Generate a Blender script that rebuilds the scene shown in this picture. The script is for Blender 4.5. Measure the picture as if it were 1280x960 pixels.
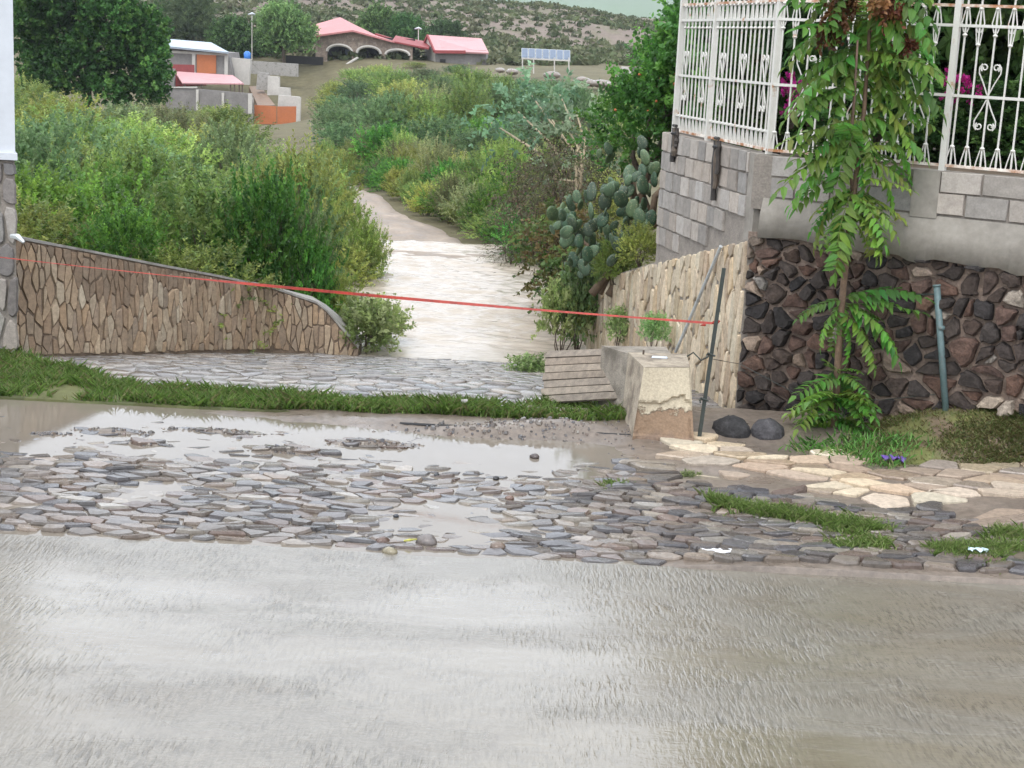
import bpy, math, random
import numpy as np
from mathutils import Matrix, Vector

# ------------------------------------------------------------------ camera, sky, sun, exposure
scene = bpy.context.scene
for o in list(bpy.data.objects): bpy.data.objects.remove(o)
col = scene.collection
F, CX, CY, CAMH = 2000.0, 640.0, 480.0, 3.0
PITCH, ROLL = math.atan(425 / 2000), 0.05
cam_d = bpy.data.cameras.new("camera"); cam = bpy.data.objects.new("camera", cam_d); col.objects.link(cam)
cam_d.sensor_width = 36.0; cam_d.lens = F / 1280 * 36; cam_d.clip_start = 0.1; cam_d.clip_end = 20000
CM = Matrix.Rotation(math.pi / 2 - PITCH, 4, 'X') @ Matrix.Rotation(ROLL, 4, 'Z')
cam.matrix_world = Matrix.Translation((0, 0, CAMH)) @ CM
scene.camera = cam

SUN_EL, SUN_AZ = math.radians(58), math.radians(200)
world = bpy.data.worlds.new("World"); scene.world = world; world.use_nodes = True
wn = world.node_tree; wn.nodes.clear()
sky = wn.nodes.new('ShaderNodeTexSky'); sky.sky_type = 'NISHITA'; sky.sun_disc = False
sky.sun_elevation = SUN_EL; sky.sun_rotation = SUN_AZ; sky.dust_density = 6.0; sky.air_density = 1.0; sky.altitude = 1200
hs = wn.nodes.new('ShaderNodeHueSaturation'); hs.inputs['Saturation'].default_value = 0.10; hs.inputs['Value'].default_value = 1.0
# an overcast sky is nearly even: blend the clear-sky gradient with a flat cloud grey
mx = wn.nodes.new('ShaderNodeMix'); mx.data_type = 'RGBA'; mx.inputs[0].default_value = 0.7
mx.inputs[7].default_value = (10.4, 11.1, 12.2, 1)
bg = wn.nodes.new('ShaderNodeBackground'); bg.inputs['Strength'].default_value = 0.15
wo = wn.nodes.new('ShaderNodeOutputWorld')
wn.links.new(sky.outputs[0], hs.inputs['Color']); wn.links.new(hs.outputs[0], mx.inputs[6])
wn.links.new(mx.outputs[2], bg.inputs['Color']); wn.links.new(bg.outputs[0], wo.inputs['Surface'])
sl = bpy.data.lights.new("sun", 'SUN'); sl.energy = 0.8; sl.angle = math.radians(20); sl.color = (1.0, 0.97, 0.92)
so = bpy.data.objects.new("sun", sl); col.objects.link(so)
sdir = Vector((math.sin(SUN_AZ) * math.cos(SUN_EL), math.cos(SUN_AZ) * math.cos(SUN_EL), math.sin(SUN_EL)))
so.rotation_euler = sdir.to_track_quat('Z', 'Y').to_euler()
vs = scene.view_settings; vs.view_transform = 'Standard'; vs.look = 'None'; vs.gamma = 1.0; vs.use_curve_mapping = False
vs.exposure = 0.85
scene.render.engine = 'CYCLES'

# ------------------------------------------------------------------ helpers
R = random.Random(7); NR = np.random.default_rng(7)
M3 = np.array(CM.to_3x3())
def ray(px, py): return M3 @ np.array([(px - CX) / F, -(py - CY) / F, -1.0])
def P(px, py, D):
    r = ray(px, py); p = r * (D / r[1]); return np.array([p[0], p[1], p[2] + CAMH])
def G(px, py, z=0.0):
    r = ray(px, py); p = r * ((z - CAMH) / r[2]); return np.array([p[0], p[1], z])
def pix(p):
    v = M3.T @ (np.asarray(p, float) - np.array([0, 0, CAMH])); return CX + F * v[0] / -v[2], CY - F * v[1] / -v[2]

def mesh_np(name, V, faces, cols=None, smooth=False):
    """V (n,3) array; faces: (m,k) array or list; cols (n,3) per-vertex colour"""
    me = bpy.data.meshes.new(name)
    V = np.asarray(V, np.float32)
    if isinstance(faces, np.ndarray):
        m, k = faces.shape
        me.vertices.add(len(V)); me.vertices.foreach_set('co', V.ravel())
        me.loops.add(m * k); me.loops.foreach_set('vertex_index', faces.astype(np.int32).ravel())
        me.polygons.add(m); me.polygons.foreach_set('loop_start', np.arange(0, m * k, k, dtype=np.int32))
        me.update(calc_edges=True)
    else:
        me.from_pydata([tuple(map(float, v)) for v in V], [], [tuple(f) for f in faces]); me.update()
    if cols is not None:
        a = me.attributes.new('Col', 'FLOAT_COLOR', 'POINT')
        c = np.ones((len(V), 4), np.float32); c[:, :3] = cols
        a.data.foreach_set('color', c.ravel())
    if smooth:
        me.polygons.foreach_set('use_smooth', np.ones(len(me.polygons), bool))
    me.validate()
    return me

class MB:
    def __init__(s): s.v = []; s.f = []; s.c = []
    def add(s, V, Fc, c=(1, 1, 1)):
        b = len(s.v); s.v.extend([tuple(map(float, q)) for q in V]); s.f.extend([tuple(i + b for i in f) for f in Fc])
        s.c.extend([tuple(c[:3])] * len(V)); return s
    def box(s, x0, x1, y0, y1, z0, z1, c=(1, 1, 1)):
        return s.add([(x0,y0,z0),(x1,y0,z0),(x1,y1,z0),(x0,y1,z0),(x0,y0,z1),(x1,y0,z1),(x1,y1,z1),(x0,y1,z1)],
              [(0,3,2,1),(4,5,6,7),(0,1,5,4),(1,2,6,5),(2,3,7,6),(3,0,4,7)], c)
    def bar(s, a, b, w, h=None, up=(0, 0, 1), c=(1, 1, 1)):
        h = h or w; a = Vector(a); b = Vector(b); d = (b - a).normalized(); up = Vector(up)
        if abs(d.dot(up)) > .95: up = Vector((0, 1, 0))
        x = d.cross(up).normalized(); y = x.cross(d).normalized()
        V = [p + x * i * w / 2 + y * j * h / 2 for p in (a, b) for i, j in ((-1,-1),(1,-1),(1,1),(-1,1))]
        return s.add(V, [(0,1,2,3),(7,6,5,4),(0,4,5,1),(1,5,6,2),(2,6,7,3),(3,7,4,0)], c)
    def tube(s, pts, rad, n=8, c=(1, 1, 1), cap=True):
        pts = [Vector(p) for p in pts]; m = len(pts)
        if not hasattr(rad, '__len__'): rad = [rad] * m
        V = []; x = None
        for i, p in enumerate(pts):
            d = (pts[min(i + 1, m - 1)] - pts[max(i - 1, 0)]).normalized()
            if x is None:
                x = d.orthogonal().normalized()
            else:
                x = (x - d * x.dot(d)); x = x.normalized() if x.length > 1e-6 else d.orthogonal().normalized()
            y = d.cross(x)
            for k in range(n):
                a = 2 * math.pi * k / n; V.append(p + (x * math.cos(a) + y * math.sin(a)) * rad[i])
        Fc = [(i*n+k, i*n+(k+1)%n, (i+1)*n+(k+1)%n, (i+1)*n+k) for i in range(m-1) for k in range(n)]
        if cap: Fc += [tuple(range(n))[::-1], tuple(range((m-1)*n, m*n))]
        return s.add(V, Fc, c)
    def mesh(s, name, smooth=False): return mesh_np(name, np.array(s.v), s.f, np.array(s.c), smooth)
    def build(s, name, mat, parent=None, smooth=False, mw=None): return obj(name, s.mesh(name, smooth), mat, parent, mw)

def obj(name, me, mat, parent=None, mw=None):
    o = bpy.data.objects.new(name, me); col.objects.link(o)
    if mat and not me.materials: me.materials.append(mat)
    if parent: o.parent = parent
    if mw is not None: o.matrix_local = mw
    return o
def empty(name, loc=(0, 0, 0), rz=0):
    o = bpy.data.objects.new(name, None); col.objects.link(o); o.location = tuple(map(float, loc)); o.rotation_euler = (0, 0, rz)
    o.empty_display_size = .1; return o
def tag(o, label=None, cat=None, group=None, kind=None):
    if label: o['label'] = label
    if cat: o['category'] = cat
    if group: o['group'] = group
    if kind: o['kind'] = kind
    return o

# value noise in numpy
_perm = NR.random((256, 256))
def noise2(x, y):
    x = np.asarray(x, float); y = np.asarray(y, float)
    xi = np.floor(x).astype(int); yi = np.floor(y).astype(int); fx = x - xi; fy = y - yi
    fx = fx*fx*(3-2*fx); fy = fy*fy*(3-2*fy)
    g = lambda i, j: _perm[i % 256, j % 256]
    return (g(xi,yi)*(1-fx)+g(xi+1,yi)*fx)*(1-fy)+(g(xi,yi+1)*(1-fx)+g(xi+1,yi+1)*fx)*fy
def fbm(x, y, o=4):
    s = 0; a = .5; t = 0
    for i in range(o): s = s + a*noise2(x*2**i+17.3*i, y*2**i+5.1*i); t += a; a *= .5
    return s/t
def sstep(a, b, x):
    t = np.clip((np.asarray(x, float)-a)/(b-a), 0, 1); return t*t*(3-2*t)

# ------------------------------------------------------------------ materials
def newmat(name):
    m = bpy.data.materials.new(name); m.use_nodes = True; nt = m.node_tree
    b = nt.nodes['Principled BSDF']; return m, nt, b
def N(nt, t, **kw):
    n = nt.nodes.new(t)
    for k, v in kw.items():
        if k.startswith('i_'):
            n.inputs[k[2:].replace('_', ' ')].default_value = v
        else: setattr(n, k, v)
    return n
def noise_node(nt, scale, detail=4, coord=None, rough=.6, dist=0.0):
    n = N(nt, 'ShaderNodeTexNoise'); n.inputs['Scale'].default_value = scale; n.inputs['Detail'].default_value = detail
    n.inputs['Roughness'].default_value = rough; n.inputs['Distortion'].default_value = dist
    if coord is not None: nt.links.new(coord, n.inputs['Vector'])
    return n
def ramp(nt, src, stops):
    r = N(nt, 'ShaderNodeValToRGB'); e = r.color_ramp.elements
    while len(e) < len(stops): e.new(.5)
    for i, (p, c) in enumerate(stops):
        e[i].position = p; e[i].color = (*c, 1) if hasattr(c, '__len__') else (c, c, c, 1)
    nt.links.new(src, r.inputs[0]); return r
def mixc(nt, mode, fac, a, b):
    m = N(nt, 'ShaderNodeMix', data_type='RGBA', blend_type=mode)
    for s, v in ((0, fac), (6, a), (7, b)):
        if isinstance(v, bpy.types.NodeSocket): nt.links.new(v, m.inputs[s])
        elif hasattr(v, '__len__'): m.inputs[s].default_value = (*v[:3], 1)
        else: m.inputs[s].default_value = v
    return m.outputs[2]
def maprange(nt, src, a, b, c, d):
    m = N(nt, 'ShaderNodeMapRange'); nt.links.new(src, m.inputs[0])
    for i, v in enumerate((a, b, c, d)): m.inputs[i+1].default_value = v
    return m.outputs[0]
def bump(nt, b, h, strength, dist):
    n = N(nt, 'ShaderNodeBump'); n.inputs['Strength'].default_value = strength; n.inputs['Distance'].default_value = dist
    nt.links.new(h, n.inputs['Height']); nt.links.new(n.outputs[0], b.inputs['Normal']); return n
def coordn(nt, kind='Object'): return N(nt, 'ShaderNodeTexCoord').outputs[kind]
def worldpos(nt): return N(nt, 'ShaderNodeNewGeometry').outputs['Position']

def mat_simple(name, color, rough=.7, var=.25, scale=8, bmp=.2, bdist=.01, metal=0, spec=.5, dirt=None, dscale=1.2, dthr=(.5, .7)):
    """a plain surface: colour broken up by two noises, a fine relief and optional stains"""
    m, nt, b = newmat(name); w = worldpos(nt)
    n1 = noise_node(nt, scale, 6, w); n2 = noise_node(nt, scale*6, 3, w)
    c = mixc(nt, 'MULTIPLY', 1, color, ramp(nt, n1.outputs[0], [(.25, 1-var), (.75, 1+var)]).outputs[0])
    c = mixc(nt, 'MULTIPLY', 1, c, ramp(nt, n2.outputs[0], [(.3, 1-var*.6), (.7, 1+var*.6)]).outputs[0])
    if dirt:
        n3 = noise_node(nt, dscale, 5, w); c = mixc(nt, 'MIX', ramp(nt, n3.outputs[0], [(dthr[0], 0), (dthr[1], 1)]).outputs[0], c, dirt)
    nt.links.new(c, b.inputs['Base Color']); b.inputs['Roughness'].default_value = rough; b.inputs['Metallic'].default_value = metal
    b.inputs['Specular IOR Level'].default_value = spec
    if bmp: bump(nt, b, n2.outputs[0], bmp, bdist)
    return m
def mat_attr(name, rough=.7, var=.3, scale=25, bmp=.4, bdist=.008, wet=None, spec=.5):
    """stones, blocks, planks: colour comes from the piece's own Col, broken up by noise"""
    m, nt, b = newmat(name); w = worldpos(nt)
    a = N(nt, 'ShaderNodeAttribute', attribute_name='Col')
    n1 = noise_node(nt, scale, 6, w); n2 = noise_node(nt, scale*5, 3, w)
    c = mixc(nt, 'MULTIPLY', 1, a.outputs['Color'], ramp(nt, n1.outputs[0], [(.25, 1-var), (.75, 1+var)]).outputs[0])
    c = mixc(nt, 'MULTIPLY', 1, c, ramp(nt, n2.outputs[0], [(.3, 1-var*.5), (.7, 1+var*.5)]).outputs[0])
    nt.links.new(c, b.inputs['Base Color'])
    if wet:
        n3 = noise_node(nt, 3.0, 4, w); nt.links.new(maprange(nt, n3.outputs[0], .35, .65, wet[0], wet[1]), b.inputs['Roughness'])
    else: b.inputs['Roughness'].default_value = rough
    b.inputs['Specular IOR Level'].default_value = spec
    bump(nt, b, n1.outputs[0], bmp, bdist); return m
def mat_leaf(name, trans=.35, rough=.45, hue=.03, val=.35, spec=.35):
    m, nt, b = newmat(name); a = N(nt, 'ShaderNodeAttribute', attribute_name='Col')
    oi = N(nt, 'ShaderNodeObjectInfo'); h = N(nt, 'ShaderNodeHueSaturation')
    nt.links.new(a.outputs['Color'], h.inputs['Color'])
    nt.links.new(maprange(nt, oi.outputs['Random'], 0, 1, .5-hue, .5+hue), h.inputs['Hue'])
    wn_ = N(nt, 'ShaderNodeTexWhiteNoise', noise_dimensions='1D'); nt.links.new(oi.outputs['Random'], wn_.inputs['W'])
    nt.links.new(maprange(nt, wn_.outputs[0], 0, 1, 1-val, 1+val), h.inputs['Value'])
    nt.links.new(h.outputs[0], b.inputs['Base Color']); b.inputs['Roughness'].default_value = rough
    b.inputs['Specular IOR Level'].default_value = spec
    t = N(nt, 'ShaderNodeBsdfTranslucent'); nt.links.new(h.outputs[0], t.inputs['Color'])
    mx = N(nt, 'ShaderNodeMixShader'); mx.inputs[0].default_value = trans
    out = nt.nodes['Material Output']
    nt.links.new(b.outputs[0], mx.inputs[1]); nt.links.new(t.outputs[0], mx.inputs[2]); nt.links.new(mx.outputs[0], out.inputs['Surface'])
    return m

M = {}
M['stone'] = mat_attr('stone', .75)
M['wetstone'] = mat_attr('wet_stone', .3, wet=(.08, .32), bmp=.5, bdist=.007)
M['block'] = mat_attr('concrete_block', .85, var=.22, scale=14, bmp=.3, bdist=.006)
M['wood'] = mat_attr('weathered_wood', .8, var=.35, scale=18, bmp=.5, bdist=.006)
M['leaf'] = mat_leaf('leaf', trans=.48, val=.28)
M['farleaf'] = mat_leaf('far_leaf', trans=.25, rough=.6, hue=.025, val=.3, spec=.2)
M['bark'] = mat_simple('bark', (.10, .075, .055), .9, .4, 30, .6, .01)
M['paint'] = mat_simple('white_iron_paint', (.60, .58, .53), .45, .06, 12, .15, .002, dirt=(.42, .22, .11), dscale=9, dthr=(.62, .72))
M['rustpaint'] = mat_simple('rusty_white_paint', (.72, .66, .58), .55, .12, 12, .2, .002, dirt=(.36, .15, .06), dscale=7, dthr=(.42, .6))
M['mortar'] = mat_simple('brown_mortar', (.185, .135, .095), .9, .3, 9, .5, .01)
M['greymortar'] = mat_simple('grey_mortar', (.23, .2, .17), .9, .25, 9, .5, .01)
M['render'] = mat_simple('cement_render', (.27, .245, .21), .85, .18, 3, .35, .006, dirt=(.17, .15, .125), dscale=2.5, dthr=(.5, .75))
M['plaster'] = mat_simple('white_plaster', (.52, .54, .57), .8, .05, 3, .15, .004)
M['concrete'] = mat_simple('grey_concrete', (.30, .28, .255), .75, .2, 10, .4, .006, dirt=(.16, .145, .125), dscale=4, dthr=(.52, .72))
M['soil'] = mat_simple('soil', (.13, .095, .065), .9, .35, 12, .6, .02)

# ------------------------------------------------------------------ terrain heights
# control points: world x, y, z
def cp(px, py, D): p = P(px, py, D); return (p[0], p[1], p[2])
CPS = [(-3,13,-.1),(0,13,-.1),(-3,15,-.2),(0,15,-.2),(-2,18,-.68),(.3,18,-.68),(-2.4,22,-.72),(.3,22,-.72),(-2.6,26,-.68),(-.1,26.5,-.68),
  (-6,15,.1),(-7,18,-.1),(-4.3,19,-.35),(-5,24,-.55),(-5,30,-.8),(-8,40,-1.2),(-14,30,-.9),(-25,40,-1.2),
  (1.6,18.5,.3),(2.2,16.5,1.2),(1.5,21,-.1),(3,20,.8),(2,26,-.2),(4,30,.2),(8,25,1.4),(14,40,1.0),(10,14,1.9),(20,20,2.0),(30,40,1.6),
  (-1.2,30,-.75),(-2.8,36,-.9),(-4.2,42,-1.05),(-6.5,50,-1.4),(0,36,-.7),(0,50,-1.0),(5,50,-.6),(6,70,-.5),(-4,70,-1.6),(-14,60,-2.0),
  (-30,60,-1.8),(-12,80,-2.4),(-24,90,-2.2),(-45,90,-1.5),(4,90,-.2),(-2,100,-.8),(-9,100,-2.0),(-18,112,-3.6),(-20,130,-4.25),(-17,125,-4.0),
  (-27,128,-3.0),(-32,122,-3.0),(-11,120,-1.2),(-7,128,.0),(1.2,119,.7),(8,110,.4),(12,112,.6),(25,100,1.0),(-20,143,-1.6),(-24,146,.2),(-14,147,.85),(-9,147,.8),(-5,147,.75),
  (-30,150,.3),(-20,156,1.4),(-45,140,.5),(-60,160,3),(-80,120,1),(0,150,1.1),(10,150,1.6),(30,150,2.2),(60,120,2),
  cp(400,12,210),cp(560,50,190),cp(700,62,190),cp(850,70,190),cp(250,8,200),cp(100,-5,200),cp(-200,-10,210),cp(1300,70,200),
  cp(830,30,340),cp(700,20,340),cp(480,-3,340),cp(300,-25,340),cp(100,-45,340),cp(-300,-70,340),cp(1300,60,340),cp(640,14,340),
  (-100,430,2),(0,430,1),(100,430,0),(-200,600,0),(0,600,-2),(200,600,0),(-500,1500,30),(0,1500,30),(500,1500,30),
  (-1000,3000,150),(0,3000,150),(1000,3000,150),(-2000,5000,420),(0,5000,420),(2000,5000,420),(-300,340,25),(200,340,8),(-150,200,8),(150,200,4),(-40,12,0),(40,12,1),(-15,12,0)]
CPA = np.array(CPS, float)
def _uv(x, y): return np.stack([np.asarray(x, float)/np.maximum(y, 8)*5, np.log(np.maximum(y, 8))*3.2], -1)
_pu = _uv(CPA[:,0], CPA[:,1])
_K = np.linalg.norm(_pu[:,None]-_pu[None], axis=-1)
_n = len(CPA)
_scale = np.maximum(CPA[:,1], 8)
_A = np.zeros((_n+1, _n+1)); _A[:_n,:_n] = _K - 0.02*np.eye(_n); _A[:_n,_n] = 1; _A[_n,:_n] = 1
_w = np.linalg.solve(_A, np.append(CPA[:,2]/_scale, 0))
def terrain(x, y):
    x = np.asarray(x, float); y = np.asarray(y, float); sh = np.broadcast(x, y).shape
    xf = np.broadcast_to(x, sh).ravel(); yf = np.broadcast_to(y, sh).ravel(); out = np.empty(len(xf))
    for i in range(0, len(xf), 20000):
        q = _uv(xf[i:i+20000], yf[i:i+20000])
        out[i:i+20000] = np.linalg.norm(q[:,None]-_pu[None], axis=-1)@_w[:_n]+_w[_n]
    z = out*np.maximum(yf, 8)
    z = z + (fbm(xf*.35, yf*.35, 3)-.5)*.25*sstep(20, 40, yf) + (fbm(xf*.03, yf*.03, 3)-.5)*5*sstep(155, 260, yf)*(1-sstep(300,360,yf))
    flat = 1-sstep(12.6, 14.5, yf)
    z = z*(1-flat) + flat*(-.12)
    z = z - 0.12*(1-sstep(19, 30, yf))
    # the ramp and the wash are cut into the ground
    xr = np.interp(yf, [12, 13.5, 19.4, 21.2, 24.1, 26.9, 27.6], [3.0, 2.05, .9, .66, .5, -.1, -.6]); xl = np.interp(yf, [12, 14.8, 16.2, 17.7, 18.2, 20.4, 23.8, 26, 27.6], [-9, -4.9, -3.9, -2.95, -1.75, -2.15, -2.65, -2.7, -1.8])
    ins = sstep(0, .45, np.minimum(xr-xf+.2, xf-xl+.2))*(yf < 27.6)
    lid = np.where(yf < 18.4, -.16-.148*np.maximum(0, yf-14.3), -.80)
    z = np.where(z > lid, z*(1-ins)+lid*ins, z)
    return z.reshape(sh)
def hz(x, y): return float(terrain(np.array([x]), np.array([y]))[0])

# ------------------------------------------------------------------ ground sheet
ang = np.concatenate([np.linspace(-180,-60,18,endpoint=False), np.linspace(-60,-24,24,endpoint=False), np.linspace(-24,24,190,endpoint=False), np.linspace(24,60,24,endpoint=False), np.linspace(60,180,19)])
ang = np.radians(ang)
rad = np.concatenate([[0.3, 2, 5, 8, 11], 12.2*1.017**np.arange(360)]); rad = rad[rad < 5200]
AA, RR = np.meshgrid(ang, rad); X = RR*np.sin(AA); Y = RR*np.cos(AA)
Z = terrain(X, np.maximum(Y, 8)); Z = np.where(Y < 8, -.12-.0*Y, Z)
V = np.stack([X, Y, Z], -1).reshape(-1, 3); na = len(ang); nr = len(rad)
idx = np.arange(na*nr).reshape(nr, na)
Q = np.stack([idx[:-1,:-1], idx[:-1,1:], idx[1:,1:], idx[1:,:-1]], -1).reshape(-1, 4)[:, ::-1]
# soil colours: near damp earth and litter, the bare mauve-brown hill, the green plain far off
yv = V[:,1]; xv = V[:,0]
hillm = sstep(150, 185, yv)*(1-sstep(345, 400, yv)); plain = sstep(345, 420, yv)
n_ = fbm(xv*.08, yv*.08, 4); n2_ = fbm(xv*.9, yv*.9, 3)
near = np.array([.12,.105,.06])[None]*(0.7+.6*n2_[:,None])
hill = np.array([.17,.135,.11])[None]*(.75+.5*n_[:,None]); hill = hill*(1-.5*sstep(.5,.7,n2_))[:,None] + np.array([.12,.12,.06])[None]*(.5*sstep(.5,.7,n2_))[:,None]
pl = np.array([.115,.17,.085])[None]*(.85+.3*fbm(xv*.004, yv*.002, 4)[:,None])
cc = near*(1-hillm-plain)[:,None]+hill*hillm[:,None]+pl*plain[:,None]
M['ground'] = mat_attr('ground_soil', .95, var=.25, scale=2.0, bmp=.4, bdist=.05, spec=.2)
tag(obj('ground', mesh_np('ground', V, Q, cc, True), M['ground']), kind='structure')

# ------------------------------------------------------------------ concrete road
def mat_road():
    m, nt, b = newmat('wet_concrete_road'); w = worldpos(nt)
    big = noise_node(nt, .55, 4, w, .55); fine = noise_node(nt, 60, 3, w); mid = noise_node(nt, 5, 5, w)
    sep = N(nt, 'ShaderNodeSeparateXYZ'); nt.links.new(w, sep.inputs[0])
    # broom grooves: close short strokes across the slab, their run turning a little from left to right
    def strokes(rot, sx, sy, lo, hi):
        mp = N(nt, 'ShaderNodeMapping'); mp.inputs['Rotation'].default_value = (0, 0, math.radians(rot)); mp.inputs['Scale'].default_value = (sx, sy, 1); nt.links.new(w, mp.inputs[0])
        n = noise_node(nt, 1.0, 2.5, mp.outputs[0], .55, .25); return ramp(nt, n.outputs[0], [(lo, 0), (hi, 1)]).outputs[0]
    s1 = strokes(-4, 50, 8, .36, .62); s2 = strokes(24, 48, 9, .36, .62)
    tm = ramp(nt, maprange(nt, sep.outputs[0], -2.0, 2.2, 0, 1), [(.35, 0), (.6, 1)])
    gm = noise_node(nt, 2.2, 5, w, .7); gmask = ramp(nt, gm.outputs[0], [(.40, .12), (.62, 1)])
    gro = mixc(nt, 'MIX', tm.outputs[0], s1, s2)
    gro = mixc(nt, 'MIX', gmask.outputs[0], (.6, .6, .6), gro)
    # water film
    mp2 = N(nt, 'ShaderNodeMapping'); mp2.inputs['Scale'].default_value = (.55, 1.6, 1); nt.links.new(w, mp2.inputs[0])
    pn = noise_node(nt, .8, 5, mp2.outputs[0], .55, .6)
    edge = maprange(nt, sep.outputs[1], 8.3, 9.0, 0.0, .16)
    sub = N(nt, 'ShaderNodeMath', operation='SUBTRACT'); nt.links.new(pn.outputs[0], sub.inputs[0]); nt.links.new(edge, sub.inputs[1])
    film = ramp(nt, sub.outputs[0], [(.42, 0), (.60, 1)])
    c = mixc(nt, 'MIX', mid.outputs[0], (.13, .115, .092), (.20, .18, .148))
    c = mixc(nt, 'MULTIPLY', .5, c, ramp(nt, fine.outputs[0], [(.3, .7), (.7, 1.25)]).outputs[0])
    c = mixc(nt, 'MULTIPLY', .6, c, ramp(nt, gro, [(.0, .45), (.7, 1.1)]).outputs[0])
    c = mixc(nt, 'MIX', film.outputs[0], c, mixc(nt, 'MULTIPLY', .5, (.165, .142, .105), ramp(nt, gro, [(.0, .5), (.7, 1.1)]).outputs[0]))
    mp4 = N(nt, 'ShaderNodeMapping'); mp4.inputs['Scale'].default_value = (.6, 2.0, 1); mp4.inputs['Rotation'].default_value = (0, 0, math.radians(5)); nt.links.new(w, mp4.inputs[0])
    silt = noise_node(nt, 1.0, 6, mp4.outputs[0], .65, .9); c = mixc(nt, 'MULTIPLY', 1, c, ramp(nt, silt.outputs[0], [(.35, (.88,.85,.81)), (.5, (1,1,1)), (.7, (1.05,1.04,1.02))]).outputs[0])
    nt.links.new(c, b.inputs['Base Color'])
    rg = maprange(nt, film.outputs[0], 0, 1, .30, .10); nt.links.new(rg, b.inputs['Roughness'])
    b.inputs['IOR'].default_value = 1.52
    # relief: grooves and pebbly grain where the film is thin, small wind ripples on the film
    mp3 = N(nt, 'ShaderNodeMapping'); mp3.inputs['Scale'].default_value = (9, 24, 1); mp3.inputs['Rotation'].default_value = (0, 0, math.radians(18)); nt.links.new(w, mp3.inputs[0])
    rip = noise_node(nt, 1.0, 3, mp3.outputs[0], .5, .8)
    h1 = mixc(nt, 'MIX', .3, gro, fine.outputs[0])
    dim = maprange(nt, film.outputs[0], 0, 1, 1.0, .38)
    h1 = mixc(nt, 'MULTIPLY', 1, h1, dim)
    h = mixc(nt, 'ADD', .35, h1, rip.outputs[0])
    bump(nt, b, h, .75, .008)
    # the film itself: a clear skin of water with its own faint ripples
    nt.links.new(maprange(nt, film.outputs[0], 0, 1, .25, .62), b.inputs['Coat Weight']); b.inputs['Coat IOR'].default_value = 1.34
    nt.links.new(maprange(nt, film.outputs[0], 0, 1, .22, .06), b.inputs['Coat Roughness'])
    cb = N(nt, 'ShaderNodeBump'); cb.inputs['Strength'].default_value = .55; cb.inputs['Distance'].default_value = .006
    nt.links.new(h, cb.inputs['Height']); nt.links.new(cb.outputs[0], b.inputs['Coat Normal'])
    return m
M['road'] = mat_road()
xs = np.linspace(-30, 30, 241); edge = 9.06 + (fbm(xs*3, xs*0+2, 3)-.5)*.08 + .12*sstep(1.2, 3.5, xs)
V = []; Fq = []
for i, x in enumerate(xs):
    V += [(x, -25, .03), (x, 4, .03), (x, edge[i]-.02, .02), (x, edge[i], .004), (x, edge[i]+.02, -.06)]
    if i:
        for k in range(4): Fq.append(((i-1)*5+k, i*5+k, i*5+k+1, (i-1)*5+k+1))
road = tag(obj('road', mesh_np('road', np.array(V), Fq, None, False), M['road']), kind='structure')

# ------------------------------------------------------------------ stone tools: anisotropic Voronoi pieces
def clip(poly, nx, ny, d):
    out = []
    for i in range(len(poly)):
        a = poly[i]; b = poly[(i+1) % len(poly)]; da = a[0]*nx+a[1]*ny-d; db = b[0]*nx+b[1]*ny-d
        if da <= 0: out.append(a)
        if da*db < 0:
            t = da/(da-db); out.append((a[0]+(b[0]-a[0])*t, a[1]+(b[1]-a[1])*t))
    return out
def voronoi(pts, joint, sx=1.0, sy=1.0, reach=None):
    """cells of points measured in a space stretched by sx, sy; joint = gap between pieces"""
    S = np.array([[p[0]/sx, p[1]/sy] for p in pts]); cells = []
    for i, p in enumerate(S):
        d = np.hypot(S[:,0]-p[0], S[:,1]-p[1]); near = np.argsort(d)[1:20]
        r = reach or d[near[min(6, len(near)-1)]]
        poly = [(p[0]-r,p[1]-r),(p[0]+r,p[1]-r),(p[0]+r,p[1]+r),(p[0]-r,p[1]+r)]
        for j in near:
            n = S[j]-p; L = np.hypot(*n)
            if L < 1e-6: continue
            n = n/L; g = joint*.5/math.hypot(n[0]*sx, n[1]*sy)
            poly = clip(poly, n[0], n[1], n@(p+S[j])/2-g)
            if len(poly) < 3: break
        cells.append([(q[0]*sx, q[1]*sy) for q in poly] if len(poly) >= 3 else None)
    return cells
def parea(p): return abs(sum(p[i][0]*p[(i+1)%len(p)][1]-p[(i+1)%len(p)][0]*p[i][1] for i in range(len(p))))/2
def soften(poly, amt=.22, jit=0.0, rnd=R):
    out = []
    n = len(poly)
    for i in range(n):
        a = poly[i-1]; b = poly[i]; c = poly[(i+1) % n]
        out.append((b[0]+(a[0]-b[0])*amt, b[1]+(a[1]-b[1])*amt)); out.append((b[0]+(c[0]-b[0])*amt, b[1]+(c[1]-b[1])*amt))
    if jit: out = [(x+rnd.uniform(-jit, jit), y+rnd.uniform(-jit, jit)) for x, y in out]
    # drop near-duplicates
    res = []
    for q in out:
        if not res or math.hypot(q[0]-res[-1][0], q[1]-res[-1][1]) > .004: res.append(q)
    return res
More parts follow.
